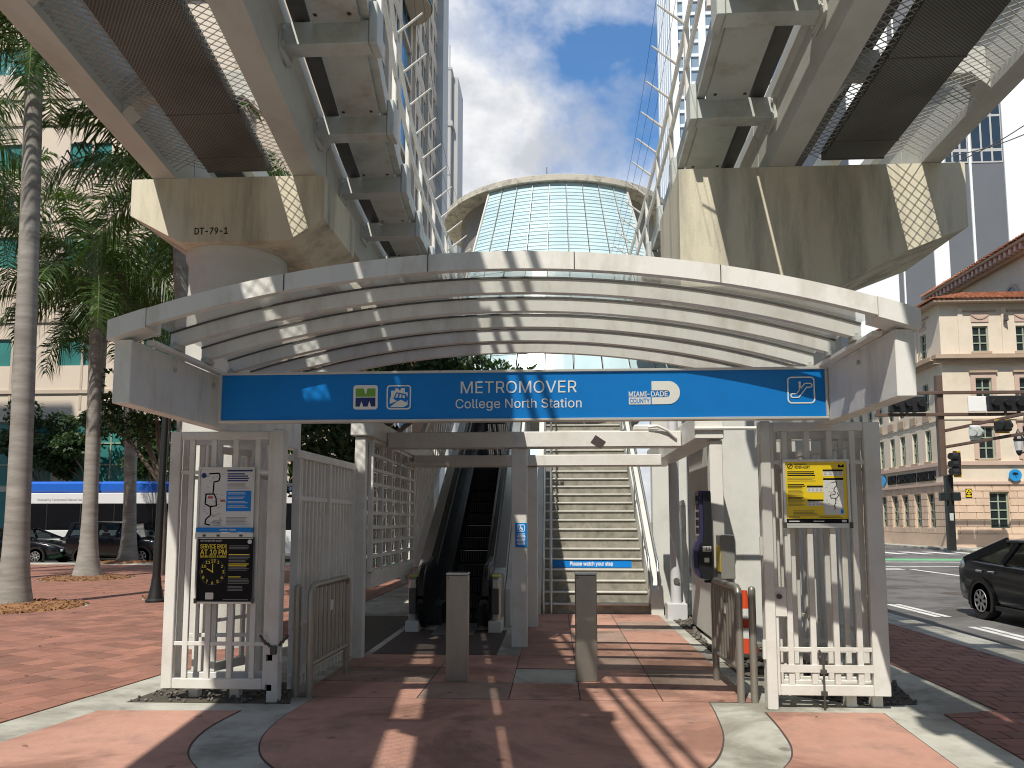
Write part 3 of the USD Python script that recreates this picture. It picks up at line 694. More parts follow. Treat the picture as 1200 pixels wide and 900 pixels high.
for x, o in ((-1.93, -1), (-1.0, 1)):
    part(t, 'balustrade', MB().prism(Polygon(side_profile(-.03)).buffer(0), x - .05, x + .05, Tm), EBLACK)
    hp = side_profile(0)[1:-2]; hp = hp + [side_profile(0)[-3]]
    part(t, 'handrail', MB().sweep([(-.04, -.03), (.04, -.03), (.045, 0), (.03, .03), (-.03, .03), (-.045, 0)], [(x, a, b) for a, b in hp], (1, 0, 0)), RUBBER)
    a, b = sorted((x + o * .055, x + o * .23))
    deck = Polygon([(11.75, .0), (11.75, .80), (12.2, .86), (12.25 + LEN, .86 + LEN * TAN), (12.25 + LEN, -.4 + LEN * TAN), (13.2, 0)])
    part(t, 'deck', MB().prism(deck, a, b, Tm), ESTEEL)
    a, b = sorted((x - o * .052, x - o * .19))
    sk = Polygon([(11.9, .0), (11.9, .30), (12.4, .34), (12.25 + LEN, .30 + LEN * TAN), (12.25 + LEN, -.4 + LEN * TAN), (13.2, 0)])
    part(t, 'skirt', MB().prism(sk, a, b, Tm), EBLACK)
    part(t, 'trim', MB().beam((x - o * .055, 12.3, .92), (x - o * .055, 12.25 + LEN, .92 + (LEN - .05) * TAN), .012, .05), ESTEEL)
    mb = MB(); a, b = sorted((x + o * .06, x + o * .21)); mb.box(a, b, 11.25, 11.745, 0.0, .78, .04); part(t, 'newel', mb, ESTEEL)
    mb = MB(); mb.box(a + .01, b - .01, 11.28, 11.60, .781, .80, .006); part(t, 'yellow_marker', mb, YEL)
    mb = MB(); mb.box(a + .02, b - .02, 11.20, 11.248, .25, .62, .01); part(t, 'control_plate', mb, DARKST)
    part(t, 'newel_base', MB().box(a - .02, b + .02, 11.15, 11.75, -.02, .16, .01), COLC)
ROOFD = mat('escalator_roof_sheet', (.16, .155, .15), .7, .1)
rt_ = thing('escalator_roof', 'grey sloping roof sheet over the foot of the escalator', 'roof')
part(rt_, 'sheet', MB().beam((-1.48, 8.98, 3.0), (-1.48, 16.2, 4.35), 2.0, .05, .006), ROOFD)
for q in (9.6, 11.2, 12.8, 14.4): part(rt_, 'purlin', MB().box(-2.45, -.5, q, q + .07, 2.88 + (q - 8.98) * .187, 2.96 + (q - 8.98) * .187, .004), WHITE)
# side wall under the escalator towards the stairs
wl = Polygon([(11.9, 0), (11.9, .55), (12.3, .7), (12.25 + LEN, .7 + LEN * TAN), (12.25 + LEN, 0)])
part(t, 'side_wall', MB().prism(wl, -.76, -.68, Tm), COLC)

# ================================================================== STATION DRUM
GLZ = mat('drum_glass', (.46, .61, .64), .22, .08, 1.5, .03, 6, spec=.6, dirt=(.52, .66, .68), dscale=1.0, damt=.6, coat_weight=.25, coat_roughness=.1, rnd=.09)
DISC = mat('stained_concrete', (.52, .49, .41), .9, .1, 2, .2, 40, dirt=(.13, .12, .10), dscale=3.5, damt=.85)
DISCU = mat('soffit_concrete', (.40, .39, .36), .9, .06, 2)
DC = np.array([.13, 23.8])
t = thing('station_drum', 'round glazed station drum with concrete disc roof, rising above the canopy', 'station building')
part(t, 'roof_disc', MB().lathe([(2.4, 10.90), (3.55, 10.85), (3.6, 10.86), (3.6, 11.02), (3.55, 11.05), (.5, 11.2)], 72, (*DC, 0)), DISC, smooth=40)
part(t, 'back_wall', MB().lathe([(3.05, 5.0), (3.05, 10.86)], 48, (*DC, 0)), mat('drum_wall', (.30, .29, .27), .9, .08), smooth=40)
part(t, 'antenna', MB().tube([[DC[0] - .3, 21.0, 11.0], [DC[0] - .3, 21.0, 11.6]], .012, 6), DARKST)
def gr(z): return 3.45 + (10.86 - z) * .36
def gpt(th, z, dr=0): r = gr(z) + dr; return np.array([DC[0] + r * math.sin(th), DC[1] - r * math.cos(th), z])
TH = np.radians(np.linspace(-33.5, 33.5, 10)); zr = list(np.linspace(10.86, 8.58, 21)) + list(np.linspace(8.58, 5.2, 8))[1:]
for i in range(9):
    for k in range(len(zr) - 1):
        za, zb = zr[k], zr[k + 1]; mb = MB(); v = []
        ths = np.linspace(TH[i] + .004, TH[i + 1] - .004, 4)
        for dr in (0, -.02):
            for th in ths: v += [gpt(th, za - .0015, dr - .0), gpt(th, zb - .0, dr + .014)]
        f = []
        for j in range(3):
            a = 2 * j; f += [[a, a + 1, a + 3], [a, a + 3, a + 2]]; b = 8 + a; f += [[b, b + 3, b + 1], [b, b + 2, b + 3]]
            f += [[a + 1, b + 1, b + 3], [a + 1, b + 3, a + 3]]
        part(t, 'pane', mb.add(v, f), GLZ)
for i, th in enumerate(TH):
    mb = MB(); w = .05 if i in (0, 9) else .006
    mb.beam(gpt(th, 10.86, .03), gpt(th, 5.2, .045), w, .04, up=(math.sin(th), -math.cos(th), 0)); part(t, 'mullion', mb, WHITE if i in (0, 9) else ALU)
# station platforms behind the railings
t = thing('station_platform', 'concrete platform structure at the foot of the glazed drum', 'platform')
part(t, 'slab', MB().box(-6.2, -2.9, 16.5, 34, 6.2, 6.9, .03), CREAM)
part(t, 'slab', MB().box(2.9, 6.2, 16.5, 34, 6.2, 6.9, .03), CREAM)
part(t, 'landing', MB().box(-2.88, 2.88, 21.4, 34, 4.9, 5.38, .03), COLC)
part(t, 'wall', MB().box(-3.6, -3.3, 18.0, 30, 6.905, 8.6, .03), CREAM)
for x in (-4.5, 4.5):
    part(t, 'column', MB().box(x - .4, x + .4, 26, 26.8, 0, 6.195, .04), COLC)
# ================================================================== GATES
DARKM = mat('dark_iron', (.06, .055, .05), .5, .2, 8, dirt=(.16, .07, .03), dscale=9, damt=.6)
def leaf(t, p, q, z0, z1, nb, wst=(.10, .10), off=0.0, low=True, rails=(2.05, .50), thick=.05, mat_=WHITE):
    """A barred gate leaf from p to q (x, y), stiles, rails and bars each of its own."""
    p = np.array(p, float); q = np.array(q, float); L = np.linalg.norm(q - p); d = (q - p) / L; n = np.array([d[1], -d[0]])
    at = lambda s, z, o=0.0: np.array([*(p + d * s + n * o), z])
    up3 = lambda: (n[0], n[1], 0)
    part(t, 'stile', MB().beam(at(wst[0] / 2, z0), at(wst[0] / 2, z1), thick, wst[0], .006, up=(d[0], d[1], 0)), mat_)
    part(t, 'stile', MB().beam(at(L - wst[1] / 2, z0), at(L - wst[1] / 2, z1), thick, wst[1], .006, up=(d[0], d[1], 0)), mat_)
    a, b = wst[0] + .001, L - wst[1] - .001
    for zc, h in ((z1 - .037, .074), (z0 + .045, .09)):
        part(t, 'rail', MB().beam(at(a, zc), at(b, zc), thick - .006, h, .006), mat_)
    if low: part(t, 'flat_rail', MB().beam(at(a, z0 + .225, .02), at(b, z0 + .225, .02), .012, .065, .002), mat_)
    for z in rails: part(t, 'rail', MB().beam(at(a, z), at(b, z), .025, .035, .003), mat_)
    for i in range(nb):
        s = a + (b - a) * (i + .5 + off) / nb
        part(t, 'bar', MB().beam(at(s, z0 + .091), at(s, z1 - .075), .032, .048, .003, up=(d[0], d[1], 0)), mat_)
gl = thing('folding_gate', 'white barred folding gate stack on the left, carrying the map and black notice', 'gate')
GYL = 6.88
leaf(gl, (-3.53, GYL), (-2.555, GYL), .105, 2.415, 4, (.10, .05), rails=(2.04, .50), low=False)
part(gl, 'hinge_post', MB().box(-2.552, -2.45, GYL - .06, GYL + .05, 0, 2.43, .008), WHITE)
leaf(gl, (-3.48, GYL + .14), (-2.55, GYL + .22), .13, 2.38, 5, (.06, .06), .2, False, (2.0, .55))
leaf(gl, (-3.42, GYL + .48), (-2.72, 9.0), .13, 2.34, 9, (.07, .07), .1, False, (2.0, .62))
for x in (-3.33, -2.95): part(gl, 'foot', MB().box(x, x + .09, GYL + .1, GYL + .19, 0, .125, .005), WHITE)
for z in (.35, 1.15, 1.95): part(gl, 'hinge', MB().tube([[-2.44, GYL - .03, z], [-2.44, GYL - .03, z + .16]], .016, 8), WHITE, smooth=40)
ch = []
for k in range(18): ch.append([-2.62 + .015 * k, GYL - .045 - .02 * math.sin(k * .5) - .01, .58 - .10 * math.sin(k / 17 * math.pi) + (.012 if k % 2 else 0)])
part(gl, 'chain', MB().tube(ch, .014, 6), DARKM)
part(gl, 'padlock', MB().box(-2.52, -2.46, GYL - .085, GYL - .062, .42, .50, .008), DARKM)
part(gl, 'drop_bolt', MB().tube([[-2.53, GYL - .04, .42], [-2.53, GYL - .04, -.0]], .010, 8), DARKM)
for z in (.10, .36): part(gl, 'bolt_guide', MB().box(-2.56, -2.50, GYL - .06, GYL - .027, z, z + .06, .004), DARKM)

gr_ = thing('folding_gate', 'white barred folding gate stack on the right, carrying the yellow notice', 'gate')
GYR = 6.86
part(gr_, 'hinge_post', MB().box(1.80, 1.89, GYR - .06, GYR + .05, 0, 2.47, .008), WHITE)
leaf(gr_, (1.893, GYR), (2.84, GYR), .115, 2.46, 4, (.03, .14), rails=(2.11, .50), thick=.05)
part(gr_, 'lock_plate', MB().box(1.892, 1.99, GYR - .035, GYR - .027, .78, 1.03, .002), WHITE)
part(gr_, 'lock', MB().tube([[1.925, GYR - .036, .95], [1.925, GYR - .06, .95]], .022, 10), DARKM)
leaf(gr_, (1.93, GYR + .14), (2.80, GYR + .13), .13, 2.40, 5, (.06, .06), .25, False, (2.05, .47))
leaf(gr_, (1.94, GYR + .30), (2.76, GYR + .27), .13, 2.40, 5, (.06, .06), -.2, False, (2.05, .53))
leaf(gr_, (2.52, 9.35), (2.80, GYR + .42), .13, 2.36, 12, (.06, .06), .1, False, (2.0, .6))
for x in (2.50, 2.72): part(gr_, 'foot', MB().box(x, x + .09, GYR + .08, GYR + .17, 0, .125, .005), WHITE)
for z in (.42, 1.3, 2.1): part(gr_, 'hinge', MB().tube([[1.79, GYR - .03, z], [1.79, GYR - .03, z + .16]], .016, 8), WHITE, smooth=40)
part(gr_, 'drop_bolt', MB().tube([[2.24, GYR - .05, .50], [2.26, GYR - .05, .47], [2.275, GYR - .05, .40], [2.275, GYR - .05, .02]], .010, 8), DARKM)
for z in (.12, .30): part(gr_, 'bolt_guide', MB().box(2.25, 2.30, GYR - .06, GYR - .033, z, z + .04, .004), DARKM)

# fences running back from the gates
def fence(label, x, y0, y1, h, n, slope=0.0):
    t = thing('fence', label, 'fence')
    part(t, 'rail', MB().beam((x, y0, h), (x + slope, y1, h), .06, .08, .006), WHITE)
    for z in (h - .42, .62, .16): part(t, 'rail', MB().beam((x, y0, z), (x + slope, y1, z), .035, .05, .004), WHITE)
    for k in range(n):
        f = (k + .5) / n; w = .075 if k % 8 == 0 else .028
        part(t, 'bar', MB().box(x + slope * f - w / 2, x + slope * f + w / 2, y0 + (y1 - y0) * f - .02, y0 + (y1 - y0) * f + .02, .05, h - .041, .003), WHITE)
    return t
fence('white barred fence running back from the left gate to the frame post', -2.44, 7.10, 8.97, 2.23, 17, .06)
fence('white barred fence behind the stairs on the right beside grey pipe', 2.15, 13.0, 14.8, 1.9, 12, .2)

# ---------------------------------------------------------------- notices on the gates
PAPER = mat('print_paper', (.62, .62, .60), .6, .02); INK = mat('print_black', (.012, .012, .013), .7, .05, spec=.15)
YELP = mat('notice_yellow', (.80, .58, .008), .35, .03); YINK = mat('print_yellow', (.75, .60, .04), .4, .02); GINK = mat('print_grey', (.22, .22, .22), .5, .02)
RINK = mat('print_red', (.45, .06, .07), .5, .02); CLEAR = glassmat('poster_cover', (.97, .97, .97), .05, .96)
def lines(mb, T, x, y, w, n, pitch, h, rnd, ragged=.25):
    for k in range(n): mb.prism(sbox(x, y - k * pitch - h, x + w * (1 - ragged * rnd.random()), y - k * pitch), .003, .0045, T)
# route map board
x0, z0 = P(230, 625, GYL - .04)[0], P(230, 623, GYL - .04)[2]; W_, H_ = .525, .585
nb = thing('route_map', 'white route map board with blue panel, upper notice on the left gate', 'notice board'); T = wallT((x0, GYL - .032, z0)); rr = random.Random(9)
part(nb, 'frame', MB().prism(sbox(0, 0, W_, H_).difference(sbox(.018, .018, W_ - .018, H_ - .018)), 0, .014, T), ALU)
part(nb, 'sheet', MB().prism(sbox(.018, .018, W_ - .018, H_ - .018), 0, .003, T), PAPER)
def s4(dx, dy): return T @ np.array([[1, 0, 0, dx], [0, 1, 0, dy], [0, 0, 1, 0], [0, 0, 0, 1.]])
rt = LineString([(.10, .525), (.19, .53), (.20, .50), (.19, .46), (.145, .45), (.14, .34), (.075, .34), (.07, .25), (.12, .225), (.175, .235), (.17, .30), (.15, .34)]).buffer(.006)
rt2 = LineString([(.12, .225), (.125, .15), (.08, .11), (.075, .07), (.12, .06)]).buffer(.006)
part(nb, 'route_line', MB().prism(unary_union([rt, rt2]), .003, .005, T), INK)
mb = MB()
for (x, y) in ((.095, .30), (.21, .27)): mb.prism(sbox(x, y, x + .045, y + .02), .003, .0045, T)
part(nb, 'red_label', mb, RINK)
mb = MB()
for k in range(46): 
    x, y = rr.uniform(.03, .22), rr.uniform(.07, .52); mb.prism(sbox(x, y, x + rr.uniform(.015, .035), y + .004), .003, .0042, T)
lines(mb, T, .27, .13, .22, 6, .012, .005, rr); lines(mb, T, .27, .44, .21, 5, .011, .004, rr); lines(mb, T, .15, .10, .08, 5, .010, .004, rr)
part(nb, 'small_print', mb, GINK)
part(nb, 'emblem', MB().prism(Point(.05, .51).buffer(.024), .003, .0045, T), NAVY)
mb = MB(); mb.prism(sbox(.265, .545, .505, .56), .003, .0045, T)
lines(mb, T, .27, .53, .20, 4, .021, .012, rr); part(nb, 'headline', mb, NAVY)
part(nb, 'blue_panel', MB().prism(sbox(.265, .185, .495, .37), .003, .0045, T), BLUE)
mb = MB(); 
for yy in (.355, .315, .275, .235): 
    for k in range(2): mb.prism(sbox(.28, yy - k * .012 - .005, .28 + .19 * rr.uniform(.7, 1), yy - k * .012), .0045, .006, T)
part(nb, 'panel_print', mb, PAPER)
part(nb, 'bottom_strip', MB().prism(sbox(0, -.005, W_, .035), .0, .02, T), BLUE)
part(nb, 'strip_print', MB().prism(sbox(.22, .012, .30, .02), .02, .0215, T).prism(sbox(.31, .012, .37, .02), .02, .0215, T), PAPER)
mb = MB(); mb.prism(sbox(-.01, -.065, W_ + .0, -.008), -.004, .01, T); part(nb, 'bracket', mb, ALU)
mb = MB()
for x in (.06, .19, .40): mb.prism(sbox(x, -.045, x + .03, -.025), .01, .012, T)
part(nb, 'slot', mb, DARKM)
# black service notice
x0, z0 = P(229, 705, GYL - .04)[0], P(229, 705, GYL - .04)[2]; W_, H_ = .525, .575
nb = thing('service_notice', 'black and yellow service hours notice with clock, below the route map', 'notice board'); T = wallT((x0, GYL - .032, z0)); rr = random.Random(4)
part(nb, 'frame', MB().prism(sbox(0, 0, W_, H_).difference(sbox(.008, .008, W_ - .008, H_ - .008)), 0, .012, T), DARKST)
part(nb, 'sheet', MB().prism(sbox(.008, .008, W_ - .008, H_ - .008), 0, .003, T), INK)
def tx(s, h, x, y, w, m, T=T, bold=True, nm='lettering', z=.003): part(nb, nm, MB().add(*txt(s, h, T @ np.array([[1, 0, 0, x], [0, 1, 0, y], [0, 0, 1, z], [0, 0, 0, 1.]]), .002, bold, width=w)), m)
tx('METROMOVER ALERT', .016, .025, .535, .20, PAPER, T, False)
tx('SERVICE ENDS', .036, .025, .475, .245, YINK, T); tx('AT 10 PM', .044, .025, .42, .245, YINK, T); tx('SEVEN DAYS A WEEK', .020, .025, .392, .245, YINK, T)
part(nb, 'clock_face', MB().prism(Point(.145, .265).buffer(.118).difference(Point(.145, .265).buffer(.114)), .003, .0045, T), DARKST)
for k in range(12):
    a = math.radians(90 - 30 * (k + 1)); s = str(k + 1); tx(s, .026, .145 + .098 * math.cos(a) - .008 * len(s), .265 + .098 * math.sin(a) - .013, None, YINK, T, True, 'numeral')
hands = unary_union([LineString([(.145, .265), (.145, .335)]).buffer(.004), LineString([(.145, .265), (.095, .292)]).buffer(.005), Point(.145, .265).buffer(.008)])
part(nb, 'clock_hands', MB().prism(hands, .003, .005, T), YINK)
mb = MB(); lines(mb, T, .29, .50, .19, 3, .013, .005, rr); lines(mb, T, .29, .41, .20, 5, .013, .005, rr); lines(mb, T, .29, .31, .20, 3, .013, .005, rr); lines(mb, T, .29, .205, .20, 4, .013, .005, rr); lines(mb, T, .29, .14, .17, 4, .013, .005, rr)
mb.prism(sbox(.25, .015, .48, .022), .003, .0045, T); part(nb, 'small_print', mb, GINK)
mb = MB(); lines(mb, T, .29, .425, .20, 1, .1, .009, rr); lines(mb, T, .29, .34, .20, 2, .016, .008, rr); lines(mb, T, .29, .225, .14, 1, .016, .008, rr); part(nb, 'yellow_print', mb, YINK)
part(nb, 'emblem', MB().prism(Point(.48, .535).buffer(.02), .003, .005, T), PAPER)
part(nb, 'label_patch', MB().prism(rrect(.075, .06, .008), .003, .0045, T @ np.array([[1, 0, 0, .085], [0, 1, 0, .02], [0, 0, 1, 0], [0, 0, 0, 1.]])), PAPER)
part(nb, 'clip_strip', MB().prism(sbox(-.012, -.018, W_ + .012, -.001), -.002, .014, T), ALU)
for x in (-.012, W_ - .012): part(nb, 'clip', MB().prism(sbox(x, -.012, x + .025, .03), .0145, .022, T), DARKM)
# yellow rider notice
x0, z0 = P(919, 616, GYR - .04)[0], P(919, 616, GYR - .04)[2]; W_, H_ = .565, .575
nb = thing('rider_notice', 'yellow rider alert notice in an aluminium frame on the right gate', 'notice board'); T = wallT((x0, GYR - .040, z0)); rr = random.Random(6)
part(nb, 'frame', MB().prism(sbox(0, 0, W_, H_).difference(sbox(.02, .02, W_ - .02, H_ - .02)), 0, .016, T), ALU)
part(nb, 'sheet', MB().prism(sbox(.02, .02, W_ - .02, H_ - .02), 0, .003, T), YELP)
part(nb, 'bottom_band', MB().prism(sbox(.02, .02, W_ - .02, .058), .003, .0045, T), INK)
part(nb, 'band_print', MB().prism(sbox(.04, .034, .13, .042), .0045, .006, T).prism(sbox(.25, .034, .34, .042), .0045, .006, T).prism(sbox(.49, .03, .53, .05), .0045, .006, T), PAPER)
ring = Point(.065, .515).buffer(.024).difference(Point(.065, .515).buffer(.018)); part(nb, 'emblem', MB().prism(unary_union([ring, LineString([(.052, .503), (.078, .528)]).buffer(.004)]), .003, .0045, T), INK)
tx('METROMOVER', .012, .105, .527, .10, INK, T, False); tx('RIDER ALERT', .022, .105, .497, .13, INK, T)
mk = Polygon([(.475, .505), (.525, .505), (.525, .53), (.512, .53), (.50, .517), (.488, .53), (.475, .53)]); part(nb, 'm_mark', MB().prism(mk, .003, .0045, T), INK)
mb = MB(); lines(mb, T, .04, .472, .25, 3, .016, .009, rr, .1); lines(mb, T, .04, .36, .15, 3, .014, .008, rr); lines(mb, T, .04, .25, .15, 2, .014, .008, rr); part(nb, 'bold_print', mb, INK)
mb = MB(); lines(mb, T, .04, .415, .26, 3, .013, .004, rr); lines(mb, T, .04, .31, .15, 5, .011, .004, rr); lines(mb, T, .04, .22, .15, 5, .011, .004, rr); lines(mb, T, .08, .13, .22, 4, .012, .005, rr); lines(mb, T, .04, .08, .12, 2, .01, .004, rr); lines(mb, T, .30, .085, .20, 2, .012, .005, rr)
part(nb, 'small_print', mb, mat('print_brown', (.20, .15, .03), .5, .02))
for x, y, w in ((.345, .435, .17), (.205, .295, .135), (.205, .175, .135)):
    part(nb, 'table_head', MB().prism(sbox(x, y + .035, x + w, y + .052), .003, .005, T), INK)
    part(nb, 'table', MB().prism(sbox(x, y - .005, x + w, y + .034), .003, .0045, T), PAPER)
    mb = MB()
    for r in range(2):
        for c in range(4): mb.prism(sbox(x + .008 + c * w / 4, y + .005 + r * .015, x + w / 4 * (c + .75), y + .009 + r * .015), .0045, .0055, T)
    part(nb, 'table_print', mb, GINK)
part(nb, 'map_head', MB().prism(sbox(.345, .395, .515, .412), .003, .005, T), INK)
part(nb, 'map_sheet', MB().prism(sbox(.345, .095, .515, .394), .003, .0045, T), PAPER)
m1 = LineString([(.42, .375), (.455, .38), (.46, .35), (.44, .33), (.43, .30), (.445, .29), (.44, .27), (.40, .265), (.405, .24), (.45, .235), (.47, .26), (.46, .285)]).buffer(.0028)
m2 = LineString([(.44, .235), (.445, .20), (.43, .17), (.44, .15), (.43, .14)]).buffer(.0028)
part(nb, 'route_line', MB().prism(unary_union([m1, m2]), .0045, .006, T), INK)
mb = MB()
for k in range(24): x, y = rr.uniform(.36, .49), rr.uniform(.14, .38); mb.prism(sbox(x, y, x + .016, y + .003), .0045, .0055, T)
part(nb, 'map_print', mb, GINK)
part(nb, 'map_mark', MB().prism(sbox(.485, .105, .508, .14), .0045, .006, T), BLUE)
part(nb, 'clip_strip', MB().prism(sbox(-.008, -.018, W_ + .008, -.001), -.002, .014, T), ALU)
for x in (-.012, W_ - .015): part(nb, 'clip', MB().prism(sbox(x, -.02, x + .028, .03), .0165, .026, T), DARKM)
# vertical blue strip on the second leaf of the left gate
nb = thing('strip_sign', 'narrow vertical blue sign with white letters on the left gate bars', 'sign')
xv, zv = P(313, 650, GYL + .11)[0], P(313, 650, GYL + .11)[2]
part(nb, 'plate', MB().box(xv, xv + .07, GYL + .108, GYL + .112, zv, zv + .41, .001), BLUE)
Tv = np.eye(4); Tv[:3, 0] = (0, 0, 1); Tv[:3, 1] = (-1, 0, 0); Tv[:3, 2] = (0, -1, 0); Tv[:3, 3] = (xv + .055, GYL + .107, zv + .27)
part(nb, 'lettering', MB().add(*txt('ONLY', .04, Tv, .002, True, width=.12)), SWHITE)
mb = MB()
for k in range(7): mb.box(xv + .015, xv + .055, GYL + .104, GYL + .107, zv + .02 + k * .033, zv + .02 + k * .033 + .02)
part(nb, 'print', mb, SWHITE)

# ================================================================== BOLLARDS, BARRIERS
def bollard(label, u0, u1):
    c = (G((u0 + u1) / 2, 800)); w = .215
    t = thing('bollard', label, 'bollard', (c[0], c[1] + .09, .007))
    part(t, 'sleeve', MB().box(-w / 2, w / 2, -.09, .09, 0, 1.045, .006), STBR)
    part(t, 'cap', MB().box(-w / 2 - .003, w / 2 + .003, -.093, .093, 1.048, 1.068, .004), STAIN)
    part(t, 'screw', MB().tube([[-.085, -.0905, 1.02], [-.085, -.096, 1.02]], .008, 8), DARKM)
    return t
STBR = mat('brushed_steel', (.36, .335, .29), .42, .12, 2.5, .1, 40, metal=.65, dirt=(.30, .25, .19), dscale=4, damt=.7, stretch=(1, 1, .35))
bollard('square steel bollard in front of the escalator', 521.5, 547.5)
bollard('square steel bollard in front of the stairs', 675.5, 700)
PIPE = mat('pipe_steel', (.36, .34, .30), .4, .1, 4, metal=.6, dirt=(.2, .17, .13), dscale=4, damt=.5)
def barrier(label, x, y0, y1, slope):
    t = thing('pipe_barrier', label, 'barrier')
    X = lambda y: x + slope * (y - y0) / (y1 - y0); h = 1.0; r = .034
    pts = [[X(y0), y0, 0], [X(y0), y0, h - .08], [X(y0 + .02), y0 + .02, h - .02], [X(y0 + .08), y0 + .08, h], [X(y1 - .08), y1 - .08, h], [X(y1 - .02), y1 - .02, h - .02], [X(y1), y1, h - .08], [X(y1), y1, 0]]
    part(t, 'frame', MB().tube(pts, r, 12), PIPE, smooth=50)
    part(t, 'lower_rail', MB().tube([[X(y0), y0, .29], [X(y1), y1, .29]], .026, 10), PIPE, smooth=50)
    for k in range(1, 9):
        y = y0 + (y1 - y0) * k / 9; part(t, 'bar', MB().tube([[X(y), y, .30], [X(y), y, h - .02]], .017, 8), PIPE, smooth=50)
    y = (y0 + y1) / 2; part(t, 'tag', MB().box(X(y) - .022, X(y) + .022, y - .05, y + .03, .72, .82, .006), PAPER)
    return t
barrier('steel pipe barrier on the left beside the barred fence', -2.24, 7.06, 8.15, .04)
barrier('steel pipe barrier on the right in front of the traffic cone', 1.635, 7.06, 8.0, -.02)
def stub(label, x, y):
    t = thing('pipe_post', label, 'post'); part(t, 'pipe', MB().tube([[x, y, 0], [x, y, .98]], .034, 12), PIPE, smooth=50); part(t, 'dome', MB().lathe([(.034, .98), (.03, 1.0), (.016, 1.012), (.002, 1.015)], 12, (x, y, 0)), PIPE, smooth=60)
stub('single steel pipe post between left gate and barrier', -2.375, 7.08); stub('single steel pipe post between right barrier and gate', 1.755, 7.07)

# ================================================================== GRILLE SCREEN
GRB = mat('screen_panel', (.27, .25, .22), .7, .1, 3, .2, 40)
t = thing('grille_screen', 'white gridded steel screen hung left of the escalator', 'screen')
xs_, ya, yb_, z0, z1 = -2.24, 9.16, 11.9, .80, 2.57
part(t, 'sill_beam', MB().box(xs_ - .06, xs_ + .06, ya, yb_, z0, z0 + .18, .008), WHITE)
nC, nR = 5, 9
ys_ = np.linspace(ya, yb_, nC + 1); zs_ = np.linspace(z0 + .19, z1, nR + 1)
for y in ys_: part(t, 'upright', MB().box(xs_ + .0, xs_ + .06, y - .028, y + .028, zs_[0], z1, .004), WHITE)
for z in zs_:
    for i in range(nC): part(t, 'crosspiece', MB().box(xs_ + .005, xs_ + .055, ys_[i] + .029, ys_[i + 1] - .029, z - .02, z + .02, .003), WHITE)
for i in range(nC):
    for k in range(nR):
        part(t, 'mesh_panel', MB().box(xs_ - .03, xs_ - .022, ys_[i] + .03, ys_[i + 1] - .03, zs_[k] + .022, zs_[k + 1] - .022, .001), GRB)
        a = np.array([xs_ - .015, ys_[i] + .03, zs_[k] + .03]); b = np.array([xs_ - .015, ys_[i + 1] - .03, zs_[k + 1] - .03])
        part(t, 'brace', MB().beam(a, b, .006, .012), WHITE)
t = thing('escalator_truss', 'white diagonal lattice bars along the outer side of the escalator', 'lattice')
part(t, 'chord', MB().beam((-2.28, 11.6, .7), (-2.28, 19.5, .7 + 7.9 * TAN), .08, .12, .01), WHITE)
part(t, 'chord', MB().beam((-2.28, 12.0, 2.5), (-2.28, 19.5, 2.5 + 7.5 * TAN * .9), .08, .10, .01), WHITE)
for k in range(16):
    y = 12.1 + k * .36; part(t, 'diagonal', MB().beam((-2.28, y, .75 + (y - 11.6) * TAN), (-2.28, y + .5, 2.5 + max(0, y - 12) * TAN * .9), .03, .06, .004), WHITE)

# ================================================================== DEVICES BY THE RIGHT POST
PURP = mat('device_purple', (.045, .04, .11), .35, .1, 3); DEV = mat('device_black', (.018, .018, .022), .4, .1); BOXG = mat('cabinet_grey', (.30, .29, .27), .5, .08, 2, dirt=(.2, .18, .15), dscale=4)
t = thing('card_reader', 'tall black and purple card reader marked 12 on the white post', 'card reader')
a = P(813, 575, 8.85); b = P(832, 680, 8.85)
T = wallT((a[0], 8.85, b[2]))
w_ = b[0] - a[0]; h_ = a[2] - b[2]
body = Polygon(smoothpoly([(.06, h_), (.06, .52), (.02, .42), (-.015, .30), (.0, .10), (.05, .02)], 6) + [(.19, .0), (.19, h_)])
part(t, 'shell', MB().prism(body.buffer(0), -.16, -.035, T), PURP)
part(t, 'front', MB().prism(Polygon(smoothpoly([(.10, h_ - .02), (.10, .50), (.06, .40), (.04, .28), (.05, .10), (.08, .02)], 6) + [(.19, .0), (.19, h_ - .02)]).buffer(0), -.033, 0, T), DEV)
part(t, 'keypad_column', MB().prism(sbox(.02, .50, .058, h_ - .01), -.14, -.05, T), BOXG)
for k in range(5): part(t, 'key', MB().prism(sbox(.024, .53 + k * .09, .054, .59 + k * .09), -.049, -.040, T), DEV)
part(t, 'number_label', MB().prism(sbox(.085, .32, .18, .38), .001, .003, T), SWHITE)
part(t, 'number', MB().add(*txt('12', .036, T @ np.array([[1, 0, 0, .115], [0, 1, 0, .332], [0, 0, 1, .003], [0, 0, 0, 1.]]), .002, True)), INK)
part(t, 'small_label', MB().prism(sbox(.10, .20, .155, .25), .001, .003, T), SWHITE)
part(t, 'bracket', MB().prism(sbox(.11, -.03, .2, -.002), -.1, -.03, T), DEV)
t = thing('cabinet', 'grey steel cabinet with yellow front strip behind the right barrier', 'cabinet')
a = P(843, 627, 8.7); b = P(859, 679, 8.7)
part(t, 'case', MB().box(a[0] + .012, b[0] + .03, 8.7, 8.95, b[2], a[2], .008), BOXG)
part(t, 'yellow_plate', MB().box(a[0] + .005, a[0] + .0115, 8.71, 8.93, b[2] + .08, a[2] - .12, .001), YELP)
part(t, 'pole', MB().box(a[0] + .09, a[0] + .15, 8.8, 8.86, 0, b[2] - .001, .005), BOXG)
ORG = mat('cone_orange', (.75, .075, .015), .5, .08, 4, dirt=(.3, .06, .03), dscale=6); CWH = mat('cone_white', (.72, .72, .70), .5, .06, 4)
t = thing('traffic_cone', 'orange and white traffic cone behind the right barrier', 'cone', (2.26, 9.45, 0))
